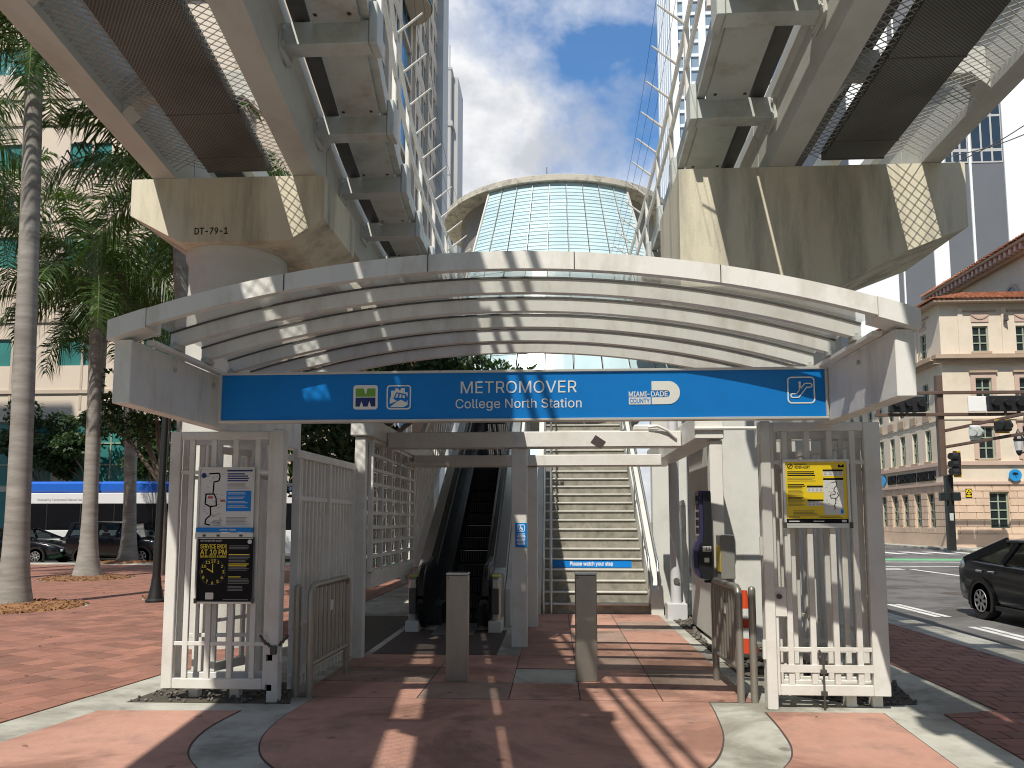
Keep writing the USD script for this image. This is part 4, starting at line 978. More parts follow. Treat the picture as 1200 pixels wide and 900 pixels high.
part(t, 'base', MB().box(-.19, .19, -.19, .19, 0, .05, .015), mat('cone_base', (.03, .03, .03), .7))
prof = lambda z: .145 - .115 * (z - .05) / .72
for za, zb, m in ((.05, .22, ORG), (.22, .34, CWH), (.34, .44, ORG), (.44, .56, CWH), (.56, .77, ORG)):
    part(t, 'band', MB().lathe([(prof(za), za), (prof(zb), zb - .001)], 24, (0, 0, 0)), m, smooth=40)
GREYP = mat('grey_pipe', (.52, .53, .54), .45, .05, 3)
t = thing('drain_pipe', 'pale grey vertical pipe on a square foot right of the stairs', 'pipe', (1.98, 12.9, 0))
part(t, 'tube', MB().tube([[0, 0, .12], [0, 0, 3.6]], .085, 16), GREYP, smooth=40); part(t, 'foot', MB().box(-.16, .16, -.16, .16, -.02, .26, .01), GREYP)
part(t, 'inspection_cap', MB().tube([[0, -.08, .62], [0, -.105, .62]], .05, 12), DARKST, smooth=40)
t = thing('service_wall', 'dark grey wall slab standing right of the stairs behind the card reader', 'wall')
part(t, 'panel', MB().box(1.88, 2.55, 14.9, 15.2, 0, 4.2, .02), COLC)

# gravel and soil beside the gates
GRAV = mat('gravel', (.15, .135, .115), .9, .5, 30, rnd=.2); EARTH = mat('dark_soil', (.07, .06, .045), .95, .3, 8, .6, 50)
def gravel(label, poly, n, s, m, seed):
    rr = np.random.default_rng(seed); mb = MB(); x0, y0, x1, y1 = poly.bounds; c = 0
    base = trimesh.creation.icosahedron(); bv = np.array(base.vertices)
    while c < n:
        x, y = rr.uniform(x0, x1), rr.uniform(y0, y1)
        if not poly.contains(Point(x, y)): continue
        k = s * rr.uniform(.5, 1.3); v = bv * k * rr.uniform(.6, 1.2, 3) + rr.normal(0, k * .12, bv.shape)
        mb.add(v + [x, y, .012 + k * .3], base.faces); c += 1
    solo('gravel', label, 'gravel', mb, m, kind='stuff')
for i, pl_ in enumerate((gp((148, 823), (340, 825), (345, 800), (212, 800)), gp((1020, 828), (1075, 826), (1048, 800), (905, 800), (905, 812)))):
    po = Polygon(pl_); mb = MB(); mb.prism(po, -.02, .0045); part(pave, 'soil_patch', mb, EARTH)
    gravel(['loose stones under the left gate', 'loose stones under the right gate'][i], po, 260, .016, GRAV, i)
po = sbox(-3.3, 9.2, -2.3, 13.0); part(pave, 'soil_patch', MB().prism(po, -.02, .0045), EARTH)
po = sbox(1.9, 8.2, 2.9, 13.2).difference(sbox(2.0, 9.9, 3, 11.3)); part(pave, 'soil_patch', MB().prism(po, -.02, .0045), EARTH)
gravel('dark stones beside the right column and stairs', po, 500, .03, GRAV, 9)

# a manhole in the street and dead leaves on the plaza
mh = thing('manhole_cover', 'round iron manhole cover in the street beyond the black sedan', 'manhole cover', (9.6, 19.0, -.128))
part(mh, 'ring', MB().lathe([(.40, -.01), (.40, .004), (.34, .004), (.34, -.01)], 32), DARKM); part(mh, 'lid', MB().lathe([(.335, -.01), (.335, .002), (.02, .002)], 32), DARKM)
rr = np.random.default_rng(21); mb = MB()
for k in range(260):
    x, y = rr.uniform(-14, 2.2), rr.uniform(5.2, 22)
    if x > -3.8 and (y > 9 or rr.random() < .6): continue
    a = rr.uniform(0, 6.28); L = rr.uniform(.015, .045); w = L * rr.uniform(.2, .45); cs, sn = math.cos(a), math.sin(a); z = .017
    mb.add([[x - cs * L, y - sn * L, z], [x - sn * w, y + cs * w, z + .006], [x + cs * L, y + sn * L, z + .003], [x + sn * w, y - cs * w, z + .008]], [[0, 2, 1], [0, 3, 2]])
solo('fallen_leaves', 'small dead leaves scattered over the plaza paving', 'leaves', mb, mat('dead_leaf', (.10, .06, .03), .9, .4, 9), kind='stuff')
# ================================================================== BUILDINGS
STUC = mat('cream_stucco', (.66, .575, .455), .85, .06, 1.0, .4, 8, dirt=(.45, .37, .27), dscale=.7, damt=.35)
PEACH = mat('peach_stone', (.61, .455, .335), .85, .08, 1.2, .3, 12, dirt=(.42, .29, .2), dscale=.9, damt=.4, rnd=.05)
TRIM = mat('tan_trim', (.40, .30, .215), .8, .08, 1.5)
PINK = mat('pink_surround', (.52, .38, .31), .8, .06, 2)
TILE = mat('roof_tile', (.36, .135, .065), .8, .25, 3.0, .3, 20, dirt=(.10, .06, .045), dscale=1.2, damt=.7, rnd=.25)
WFR = mat('green_window_frame', (.30, .36, .27), .5, .05); PANE = mat('dark_pane', (.018, .024, .024), .06, .3, .3, spec=.9)
BEIGE = mat('beige_wall', (.60, .51, .40), .85, .05, .8, dirt=(.48, .39, .30), dscale=.4, damt=.4)
TOWER = mat('tower_precast', (.47, .39, .30), .85, .05, .5, dirt=(.36, .30, .23), dscale=.3, damt=.4)
GRNG = mat('green_glass', (.045, .20, .185), .08, .35, .25, spec=.8); BLUG = mat('blue_glass', (.04, .13, .22), .08, .4, .2, spec=.9)
GREYC = mat('grey_tower_concrete', (.40, .39, .37), .9, .05, .3, dirt=(.30, .29, .27), dscale=.2, damt=.5, stretch=(1, 1, .3)); DGREY = mat('dark_grey_panel', (.115, .12, .128), .7, .08, .2, dirt=(.12, .125, .13), dscale=.15, damt=.5)
WHT = mat('white_panel', (.74, .74, .72), .7, .03, .3); PFIN = mat('pale_fin', (.62, .66, .70), .5, .04, .4)
def wall(t, T, w, z0, z1, holes, th, m, name='wall', label=None):
    p = sbox(0, z0, w, z1)
    if holes: p = p.difference(unary_union([sbox(x, z, x + a, z + h) for x, z, a, h in holes]))
    return part(t, name, MB().prism(p, -th, 0, T), m, label)
def window(t, T, x, z, w, h, nx, ny, mf, mg, rec=.15, fw=.06, sill=None, surround=None):
    n = UsdGeom.Xform.Define(stage, _path(t, 'window')).GetPrim()
    fr = sbox(x, z, x + w, z + h); cells = []
    cw = (w - fw * (nx + 1)) / nx; chh = (h - fw * (ny + 1)) / ny
    for i in range(nx):
        for k in range(ny): cells.append(sbox(x + fw + i * (cw + fw), z + fw + k * (chh + fw), x + fw + i * (cw + fw) + cw, z + fw + k * (chh + fw) + chh))
    part(n, 'frame', MB().prism(fr.difference(unary_union(cells)), -rec - .05, -rec + .05, T), mf)
    for c in cells: part(n, 'pane', MB().prism(c.buffer(.001), -rec - .03, -rec, T), mg)
    if sill: part(n, 'sill', MB().prism(sbox(x - .12, z - .14, x + w + .12, z - .002), -rec, .10, T), sill)
    if surround:
        so = sbox(x - .28, z, x + w + .28, z + h + .32).difference(sbox(x - .002, z - 1, x + w + .002, z + h + .002)); part(n, 'surround', MB().prism(so, .001, .06, T), surround)
        part(n, 'lintel', MB().prism(sbox(x - .36, z + h + .325, x + w + .36, z + h + .45), .001, .16, T), TRIM)

# ---- the cream corner building across the junction
t = thing('corner_building', 'cream and peach stucco corner building with red tile roofs behind the traffic signals', 'building')
XW, YS, XE, YN = 23.85, 48.0, 50.0, 70.0
TS = wallT((XW, YS, 0)); TWt = wallT((XW, YN, 0), right=(0, -1, 0))
sx = [1.94 + 2.6 * k for k in range(9)]                     # window bays on the south front
wy = [YN - y - .38 for y in (50.2, 52.0, 53.8, 55.4, 57.2, 59.0, 60.8, 62.6, 64.4, 66.2)]   # and along the side street
for T, L, bays, ww, south in ((TS, XE - XW, sx, .95, True), (TWt, YN - YS - .302, wy, .76, False)):
    g0 = [(x + (.45 if south else 0), 1.15, ww + .15, 2.15) for i, x in enumerate(bays) if not south or i % 2 == 0]
    f1 = [(x, 5.32, ww, 2.0) for x in bays]; f2 = [(x, 8.55, ww, 1.75) for x in bays]; f3 = [(x, 11.95, ww, 1.6) for x in bays]
    wall(t, T, L, 0, 3.84, g0, .3, PEACH, 'lower_wall'); wall(t, T, L, 3.845, 15.1, f1 + f2 + f3, .3, STUC)
    for q in g0: window(t, T, *q, 2, 4, WFR, PANE, .16, .07)
    for q in f1: window(t, T, *q, 2, 3, WFR, PANE, .15, .07, TRIM, PINK if south else None)
    for q in f2: window(t, T, *q, 2, 3, WFR, PANE, .15, .07, None, PINK if south else None)
    for q in f3: window(t, T, *q, 2, 3, WFR, PANE, .15, .07, TRIM)
    # rusticated blocks of the ground floor, joints recessed
    ops = unary_union([sbox(x - .03, z - .05, x + a + .03, z + h + .03) for x, z, a, h in g0]); cnt = 0
    span = (0, 9.5) if south else (L - 20, L)
    for r in range(7):
        za = .80 + r * .43; x = span[0] + (0 if r % 2 else -.45)
        while x < span[1]:
            q = sbox(max(x, 0) + .014, za + .014, min(x + .98, L) - .014, za + .43 - .022).difference(ops)
            if not q.is_empty and q.area > .03: part(t, 'stone_block', MB().prism(q, .002, .055, T), PEACH)
            x += 1.0
    q = sbox(.0, .0, L, .78).difference(sbox(-1, -1, 0, 0)); part(t, 'plinth', MB().prism(q, .002, .09, T), PEACH)
    for za, zb, d in ((3.78, 3.95, .14), (4.95, 5.18, .16), (7.75, 7.86, .06)): part(t, 'string_course', MB().prism(sbox(-d if south else 0, za, L, zb), .002, d, T), PINK if za < 5 else STUC)
    part(t, 'cornice', MB().prism(sbox(-.5 if south else 0, 11.25, L, 11.45), .002, .30, T), TRIM); part(t, 'cornice', MB().prism(sbox(-.6 if south else 0, 11.455, L, 11.7), .002, .55, T), TRIM)
    for x in bays:
        part(t, 'relief_panel', MB().prism(sbox(x - .05, 13.8, x + ww + .05, 14.35), .002, .05, T), PINK)
        gl_ = LineString([(x + ww * (i / 8), 14.22 - .22 * math.sin(math.pi * i / 8)) for i in range(9)]).buffer(.045); part(t, 'garland', MB().prism(gl_, .051, .09, T), TRIM)
        part(t, 'pilaster', MB().prism(sbox(x - .85 if south else x - .68, 11.75, x - .55 if south else x - .42, 14.75), .002, .06, T), STUC)
    for x in bays[:-1]: part(t, 'recess_head', MB().prism(sbox(x - .5, 14.45, x + ww + .5, 14.55), .002, .08, T), TRIM)
    if not south:
        for x in bays: part(t, 'blind_panel', MB().prism(sbox(x - .05, 7.85, x + ww + .05, 8.35), .062, .1, T), TRIM)
part(t, 'north_wall', MB().box(XW + .01, XE, YN - .3, YN - .001, 0, 15.09), STUC)
part(t, 'east_wall', MB().box(XE - .3, XE - .001, YS + .31, YN - .31, 0, 15.09), STUC)
def tiled(t, p0, p1, q0, q1, n, name='roof_tile', budget=300):
    """Barrel tiles on a slope: eave p0-p1, ridge q0-q1."""
    p0, p1, q0, q1 = map(lambda a: np.array(a, float), (p0, p1, q0, q1)); rows = max(2, int(np.linalg.norm(q0 - p0) / .55))
    nn = np.cross(p1 - p0, q0 - p0); nn /= np.linalg.norm(nn)
    if nn[2] < 0: nn = -nn
    sh = MB(); sh.quad(p0 + nn * -.02, p1 + nn * -.02, q1 + nn * -.02, q0 + nn * -.02); part(t, 'roof_slope', sh, TILE)
    rest = MB(); made = 0; rr = random.Random(n)
    for i in range(n):
        f0 = (i + .5) / n
        for k in range(rows):
            a = (p0 + (p1 - p0) * f0) * (1 - k / rows) + (q0 + (q1 - q0) * f0) * (k / rows)
            b = (p0 + (p1 - p0) * f0) * (1 - (k + 1.15) / rows) + (q0 + (q1 - q0) * f0) * ((k + 1.15) / rows)
            w = np.linalg.norm((p1 - p0) * (1 - k / rows) + (q1 - q0) * k / rows) / n * .36
            d = (b - a) / np.linalg.norm(b - a); s = np.cross(d, nn); v = []
            o = nn * rr.uniform(0, .02)
            for pt, rad in ((a + nn * .05 + o, w), (b + o, w * .85)):
                for th in (0, 45, 90, 135, 180): v.append(pt + s * rad * math.cos(math.radians(th)) + nn * rad * .9 * math.sin(math.radians(th)))
            f = []
            for j in range(4): f += [[j, j + 1, j + 6], [j, j + 6, j + 5]]
            f += [[0, 2, 1], [0, 3, 2], [0, 4, 3]]
            if made < budget: part(t, name, MB().add(v, f), TILE); made += 1
            else: rest.add(v, f)
    if rest.v: part(t, name + '_field', rest, TILE, kind='stuff')
part(t, 'eaves', MB().box(XW - .55, XE + .3, YS - .55, YS + .1, 14.95, 15.12, .03), TRIM); part(t, 'eaves', MB().box(XW - .55, XW + .1, YS + .101, YN, 14.95, 15.12, .03), TRIM)
tiled(t, (XW - .6, YS - .6, 15.13), (XE, YS - .6, 15.13), (XW + 3.4, YS + 3.4, 16.6), (XE, YS + 3.4, 16.6), 90, budget=150)
tiled(t, (XW - .6, YN, 15.13), (XW - .6, YS - .6, 15.13), (XW + 3.4, YN, 16.6), (XW + 3.4, YS + 3.4, 16.6), 60, budget=60)
# the higher block behind
UX, UY0, UY1 = 31.4, 50.5, 63.0
part(t, 'upper_block', MB().box(UX, XE, UY0, UY1, 15.2, 19.2), STUC)
part(t, 'upper_eaves', MB().box(UX - 1.0, XE, UY0 - 1.0, UY1 + 1.0, 19.75, 19.95, .04), TRIM)
part(t, 'upper_frieze', MB().box(UX - .45, XE, UY0 - .45, UY1 + .45, 19.205, 19.74, .04), TRIM)
for k in range(24):
    y = UY0 - .6 + k * .58; part(t, 'corbel', MB().box(UX - .88, UX - .46, y, y + .26, 19.35, 19.745, .02), PINK)
for k in range(16):
    x = UX - .3 + k * .58; part(t, 'corbel', MB().box(x, x + .26, UY0 - .88, UY0 - .46, 19.35, 19.745, .02), PINK)
for y in (53.2, 56.5, 59.8):
    ar = unary_union([sbox(-.6, 15.6, .6, 16.9), Point(0, 16.9).buffer(.6, 12)]); Tt = wallT((UX - .002, y, 0), right=(0, -1, 0)); n = UsdGeom.Xform.Define(stage, _path(t, 'arched_window')).GetPrim()
    part(n, 'pane', MB().prism(ar, 0, .03, Tt), PANE); part(n, 'arch', MB().prism(ar.buffer(.22).difference(ar).intersection(sbox(-2, 15.6, 2, 19)), 0, .08, Tt), PINK)
tiled(t, (UX - 1.05, UY1 + 1, 19.96), (UX - 1.05, UY0 - 1.05, 19.96), (UX + 5.5, UY1 - 6, 22.3), (UX + 5.5, UY0 + 5.5, 22.3), 46, budget=300)
tiled(t, (UX - 1.05, UY0 - 1.05, 19.96), (XE, UY0 - 1.05, 19.96), (UX + 5.5, UY0 + 5.5, 22.3), (XE, UY0 + 5.5, 22.3), 60, budget=100)
# signs on it
EMB = mat('emblem_blue', (.02, .27, .60), .4, .04)
s = thing('round_emblem', 'round blue emblem with dark palm on the cream front wall', 'sign'); xz = P(1187, 557, YS); T = wallT((xz[0], YS - .20, xz[2]))
part(s, 'disc', MB().prism(Point(0, 0).buffer(.36, 24), 0, .08, T), EMB)
pt = [LineString([(.02, -.15), (-.02, .08)]).buffer(.02)]
for a in (20, 70, 120, 165, 215, -25): pt.append(LineString([(-.02, .08), (-.02 + .16 * math.cos(math.radians(a)), .08 + .12 * math.sin(math.radians(a)))]).buffer(.02))
part(s, 'palm_mark', MB().prism(unary_union(pt), .08, .10, T), INK)
s = thing('wall_lettering', 'dark raised letters with blue round emblem along the side street wall', 'sign')
TL = wallT((XW - .002, YN, 0), right=(0, -1, 0))
part(s, 'disc', MB().prism(Point(YN - 57.0, 4.45).buffer(.38, 20), 0, .12, TL), EMB)
rr = random.Random(12); x = YN - 56.2
for wd in (3, 7, 6):
    for k in range(wd):
        w = .33; b = sbox(x, 4.12, x + w, 4.72); cut = sbox(x + .09, 4.22, x + w - rr.choice([.0, .09]), 4.22 + rr.choice([.14, .38])) if rr.random() < .8 else sbox(x + .1, 4.45, x + .24, 4.8)
        part(s, 'letter', MB().prism(b.difference(cut), 0, .10, TL), INK); x += .40
    x += .22
s = thing('shelter_sign', 'small yellow and black round mark plate on the peach wall', 'sign'); p_ = P(1134.5, 578, YS); T = wallT((p_[0], YS - .075, p_[2]))
part(s, 'plate', MB().prism(sbox(-.18, -.27, .18, .27), 0, .01, T), INK); part(s, 'ring', MB().prism(Point(0, .09).buffer(.165), .01, .015, T), YELP)
part(s, 'triangles', MB().prism(unary_union([Polygon([(0, .09), (.06 * math.cos(a) * 2.4, .09 + .06 * math.sin(a) * 2.4), (.06 * math.cos(a + 1.05) * 2.4, .09 + .06 * math.sin(a + 1.05) * 2.4)]) for a in (math.radians(60), math.radians(180), math.radians(300))]), .015, .02, T), INK)
part(s, 'caption', MB().prism(sbox(-.15, -.22, .15, -.13), .01, .015, T), YELP)
s = thing('wall_lamp', 'small dark lamp on the cream wall below the eaves', 'lamp'); p_ = P(1176, 371, YS); part(s, 'bracket', MB().box(p_[0] - .05, p_[0] + .05, YS - .25, YS - .065, p_[2], p_[2] + .12, .01), DARKM); part(s, 'shade', MB().lathe([(.06, -.35), (.14, -.3), (.12, 0), (.03, .06)], 12, (p_[0], YS - .25, p_[2])), DARKM)

# ---- beige building with green windows on the left
t = thing('office_building', 'beige office building with green glass windows behind the palms', 'building')
YB = 44.0; XB0, XB1 = -46.0, -19.0; T = wallT((XB0, YB, 0)); L = XB1 - XB0
pxz = lambda v: CAMZ + (610 - v) / F * YB
rows = [(pxz(420), pxz(386)), (pxz(295), pxz(255)), (pxz(166), pxz(134)), (pxz(40), pxz(5))]
cols = [(u - 650) / F * YB - XB0 for u in (-68, 40, 148, 256)]
holes = [(c + dx, a, 2.65, b - a) for a, b in rows for c in [cols[0] + 5.28 * k - 5.28 * 2 for k in range(6)] for dx in (0,) if 0.3 < c < L - 3.2]
gnd = [(c, 3.6, 7.2, 3.9) for c in (.6, 8.9, 17.2)]
wall(t, T, L, 0, 34, holes + gnd, .3, BEIGE)
for q in holes: window(t, T, *q, 2, 1, GRNG, GRNG, .14, .06)
for q in gnd: window(t, T, *q, 6, 3, WFR, GRNG, .2, .08)
part(t, 'shop_front', MB().prism(sbox(.5, .3, L - .5, 3.3), .002, .05, T), GRNG)
for z in (pxz(455), pxz(366), pxz(330), pxz(205), pxz(236), pxz(110), pxz(75)): part(t, 'string_course', MB().prism(sbox(0, z, L, z + .22), .002, .10, T), TOWER)
for k in range(7): part(t, 'joint_pier', MB().prism(sbox(k * 4.4, 8.2, k * 4.4 + .14, 34), .002, .03, T), TOWER)
part(t, 'side_wall', MB().box(XB1 - .3, XB1, YB + .301, 62, 0, 34), BEIGE); part(t, 'roof_slab', MB().box(XB0, XB1, YB - .2, 62, 34.01, 34.6, .03), BEIGE)

# ---- tall beige tower past the left guideway
t = thing('precast_tower', 'tall tan tower with narrow blue windows beside the left railing', 'tower')
X1, Ya, Yb = -13.3, 45.2, 86.0; T = wallT((X1, Ya, 0), right=(0, 1, 0)); L = Yb - Ya
rows = 18; H = 3.75; holes = []
yc = [3.0, 7.0, 11.0, 15.0, 24.5, 28.5, 32.5, 36.0]
for r in range(rows):
    for y in yc:
        holes.append((y, 5.5 + r * H, 1.1, 2.1)); holes.append((y + 1.35, 5.5 + r * H, 1.1, 2.1))
for r in range(rows):
    z0 = 4.2 + r * H; hs = [h for h in holes if z0 < h[1] < z0 + H]
    wall(t, T, L, z0 + .03, z0 + H - .03, hs + [(18.6, z0 + .5, 4.2, H - .53)], .4, TOWER, 'wall_panel')
part(t, 'core_wall', MB().box(X1 - 14, X1 - .42, Ya, Yb, 0, 72), TOWER); wall(t, T, L, 0, 4.2, [], .4, TOWER, 'base_wall')
for q in holes: window(t, T, *q, 1, 1, BLUG, BLUG, .22, .05)
for r in range(rows): part(t, 'bay_glass', MB().prism(sbox(18.62, 4.75 + r * H, 22.78, 4.2 + (r + 1) * H - .05), -.35, -.28, T), BLUG)
for y in (12.2, 23.6, 31.0): part(t, 'pier', MB().prism(sbox(y, 4.2, y + .55, 72), .002, .28, T), TOWER)
part(t, 'corner_pier', MB().box(X1 - 1.5, X1 + .75, Yb - 2.6, Yb + 1.5, 0, 72, .05), GREYC)
for zc in (49.0, 56.5):
    sem = Polygon([(18.3, 0)] + [(20.7 + 2.5 * math.cos(a), 2.2 * math.sin(a)) for a in np.linspace(math.pi, 0, 14)] + [(23.1, 0)])
    Tb = np.eye(4); Tb[:3, 0] = (0, 1, 0); Tb[:3, 1] = (1, 0, 0); Tb[:3, 2] = (0, 0, -1); Tb[:3, 3] = (X1 + .003, Ya, zc)
    n = UsdGeom.Xform.Define(stage, _path(t, 'round_bay')).GetPrim()
    part(n, 'soffit', MB().prism(sem, 0, .5, Tb), TOWER); Tb2 = Tb.copy(); Tb2[:3, 3] = (X1 + .003, Ya, zc + 3.2); part(n, 'glass', MB().prism(sem.buffer(-.06), .0, 3.19, Tb2), GRNG)
    part(n, 'edge', MB().prism(sem.buffer(.10).difference(sem.buffer(.002)).intersection(sbox(17, .0, 25, 3)), .0, .35, Tb), mat(f'bay_edge_{int(zc)}', (.03, .07, .07), .4))
t = thing('slab_tower', 'plain grey concrete tower standing farthest back beside the tan tower', 'tower')
part(t, 'shaft', MB().box(-19.1, -16.7, 120, 128, 0, 76.0, .1), GREYC); part(t, 'side_shaft', MB().box(-16.69, -15.7, 121.2, 128, 0, 75.4, .05), GREYC)
part(t, 'band', MB().box(-19.2, -16.4, 119.85, 121.1, 66.2, 67.1, .05), GREYC); part(t, 'parapet', MB().box(-19.15, -16.6, 119.95, 128, 76.01, 76.5, .03), GREYC)
for z in np.arange(20, 60, 6.3): part(t, 'joint', MB().box(-19.11, -16.69, 119.97, 119.999, z, z + .12), DGREY)
part(t, 'antenna', MB().tube([[-17.1, 121, 76.5], [-17.1, 121, 81]], .06, 6), DARKST)

# ---- pale glazed tower on the right and the white tower with grey stripes
t = thing('glass_tower', 'pale glazed tower with white fins behind the right railing', 'tower')
part(t, 'core', MB().box(25.5, 46, 155.5, 176, 0, 150), mat('pale_glass', (.20, .27, .33), .15, .2, .2, spec=.8))
for k in range(7):
    part(t, 'fin', MB().box(25.0, 25.49, 155.2 + k * 3, 156.6 + k * 3, 0, 150), PFIN)
for x in (25.0, 27.6, 30.8, 34.0, 37.2, 40.4, 43.6): part(t, 'fin', MB().box(x, x + 1.5, 154.7, 155.49, 0, 150), WHT)
for z in np.arange(6, 150, 3.1): part(t, 'floor_band', MB().box(25.3, 46, 155.2, 155.495, z, z + .7), PFIN); part(t, 'floor_band', MB().box(25.2, 25.495, 155.5, 176, z, z + .7), PFIN)
t = thing('striped_tower', 'white tower with broad grey stripes behind the corner building', 'tower')
YT = 92.0; px = lambda u: P(u, 300, YT)[0]; zz = lambda v: P(1160, v, YT)[2]
part(t, 'core', MB().box(px(1000), px(1300), YT + .3, YT + 25, 0, 90), DGREY)
for a, b, m in ((1000, 1052, WHT), (1052.2, 1058, DGREY), (1058.2, 1060, WHT), (1060.2, 1095, DGREY), (1095.2, 1113, WHT), (1113.2, 1142, DGREY), (1142.2, 1145, WHT), (1145.2, 1184, DGREY), (1184.2, 1300, WHT)):
    part(t, 'stripe', MB().box(px(a), px(b), YT + (.0 if m is WHT else .15), YT + .299, 0, 90), m)
for a, b in ((1060.5, 1094), (1113.5, 1141.5), (1145.5, 1183)):
    n = UsdGeom.Xform.Define(stage, _path(t, 'window_band')).GetPrim(); part(n, 'frame', MB().box(px(a), px(b), YT + .08, YT + .149, zz(190), zz(118)), GREYC)
    for i in range(3):
        w = (px(b) - px(a)) / 3
        for z0, z1 in ((zz(188), zz(177)), (zz(173), zz(136)), (zz(133), zz(121))): part(n, 'pane', MB().box(px(a) + i * w + .12, px(a) + (i + 1) * w - .12, YT + .05, YT + .079, z0, z1), PANE)
t = thing('street_end_building', 'brown mid-rise block closing the far end of the street', 'building')
part(t, 'wall', MB().box(-4, 23, 210, 222, 0, 16), mat('brown_wall', (.22, .13, .09), .9))
for i in range(9):
    for k in range(4): part(t, 'pane', MB().box(-3 + i * 2.9, -1.4 + i * 2.9, 209.9, 209.99, 2 + k * 3.6, 4 + k * 3.6), PANE)

# ---- the street walls behind the viewer
WALLS = mat('far_city_wall', (.30, .27, .235), .85, .08, .2)
def block(label, x0, x1, y0, y1, h, faces):
    t = thing('city_block', label, 'building'); part(t, 'walls', MB().box(x0, x1, y0, y1, 0, h), WALLS)
    for z in np.arange(5, h - 3, 3.8):
        if 'n' in faces: part(t, 'window_band', MB().box(x0 + 1, x1 - 1, y1 + .001, y1 + .06, z, z + 1.9), BLUG)
        if 'e' in faces: part(t, 'window_band', MB().box(x1 + .001, x1 + .06, y0 + 1, y1 - 1, z, z + 1.9), BLUG)
        if 'w' in faces: part(t, 'window_band', MB().box(x0 - .06, x0 - .001, y0 + 1, y1 - 1, z, z + 1.9), BLUG)
block('office block across the road behind the viewer', -28, 2, -70, -46, 44, 'n')
block('office block at the street corner behind the viewer, right side', 24, 60, -70, 20, 48, 'w')
block('office block along the plaza left of the viewer', -70, -36, -60, 22, 40, 'e')
# ================================================================== VEHICLES
CARB = mat('black_car_paint', (.004, .004, .005), .2, .1, 1, spec=.45, coat_weight=.25, coat_roughness=.06)
TYRE = mat('tyre', (.02, .02, .02), .8, .1); RIM = mat('wheel_rim', (.38, .38, .38), .3, .05, 3, metal=.7); TRIMB = mat('black_trim', (.015, .015, .015), .5)
CGLASS = glassmat('car_glass', (.30, .34, .34), .02, .90); CHROME = mat('chrome', (.6, .6, .6), .15, .02, metal=1); REDL = mat('tail_light', (.25, .01, .01), .15, .1); HEADL = mat('head_light', (.55, .56, .57), .1, .1)
SEAT = mat('seat_cloth', (.03, .03, .03), .8)
def wheel(t, x, y, r, w, out):
    n = UsdGeom.Xform.Define(stage, _path(t, 'wheel')).GetPrim()
    mb = MB(); prof = [(r * .62, -w / 2), (r * .95, -w / 2), (r, -w / 2 + .03), (r, w / 2 - .03), (r * .95, w / 2), (r * .62, w / 2)]; m = MB().lathe(prof, 28); v = np.vstack(m.v); f = np.vstack(m.f)
    A = np.array([[1, 0, 0], [0, 0, 1], [0, -1, 0]], float)
    part(n, 'tyre', MB().add(v @ A + [x, y, r], f), TYRE, smooth=40)
    m = MB().lathe([(r * .60, 0), (r * .60, .03), (r * .52, .035), (r * .50, .01), (.02, .01)], 28); v = np.vstack(m.v); f = np.vstack(m.f); v[:, 2] = v[:, 2] + w / 2 - .03
    if out < 0: v[:, 2] *= -1; f = f[:, ::-1]
    part(n, 'rim', MB().add(v @ A * [1, -1, 1] + [x, y, r] if True else v, f), RIM if False else TRIMB, smooth=40)
    sp_ = MB()
    for k in range(8):
        a = k * math.pi / 4; c0 = np.array([x, y + out * (w / 2 - .005), r]); d = np.array([math.cos(a), 0, math.sin(a)])
        sp_.beam(c0 + d * .03, c0 + d * r * .57, .02, .055, .006, up=(-d[2], 0, d[0]))
    ring = []
    for k in range(25): a = k / 24 * 2 * math.pi; ring.append([x + r * .58 * math.cos(a), y + out * (w / 2 - .005), r + r * .58 * math.sin(a)])
    sp_.tube(ring, .015, 6); part(n, 'spokes', sp_, RIM, smooth=40)
def loft(stn, nseg=8):
    """Body from stations (x, zbottom, ztop, halfwidth): rounded section."""
    v = []; f = []
    for x, zb, zt_, w in stn:
        pr = [(-w * .55, zt_), (-w * .90, zt_ - .015), (-w * .965, zt_ - .07), (-w, zt_ - .2 if zt_ - zb > .4 else (zt_ + zb) / 2), (-w * .99, zb + .18 if zt_ - zb > .4 else (zt_ + zb) / 2 - .02), (-w * .94, zb + .03), (-w * .85, zb)]
        sec = pr + [(-a, b) for a, b in pr[::-1]]; v += [(x, a, b) for a, b in sec]
    n = 14
    for i in range(len(stn) - 1):
        for j in range(n): a, b = i * n + j, i * n + (j + 1) % n; f += [[a, a + n, b + n], [a, b + n, b]]
    e = (len(stn) - 1) * n
    for j in range(1, n - 1): f += [[0, j, j + 1], [e, e + j + 1, e + j]]
    return MB().add(v, np.array(f)[:, ::-1])
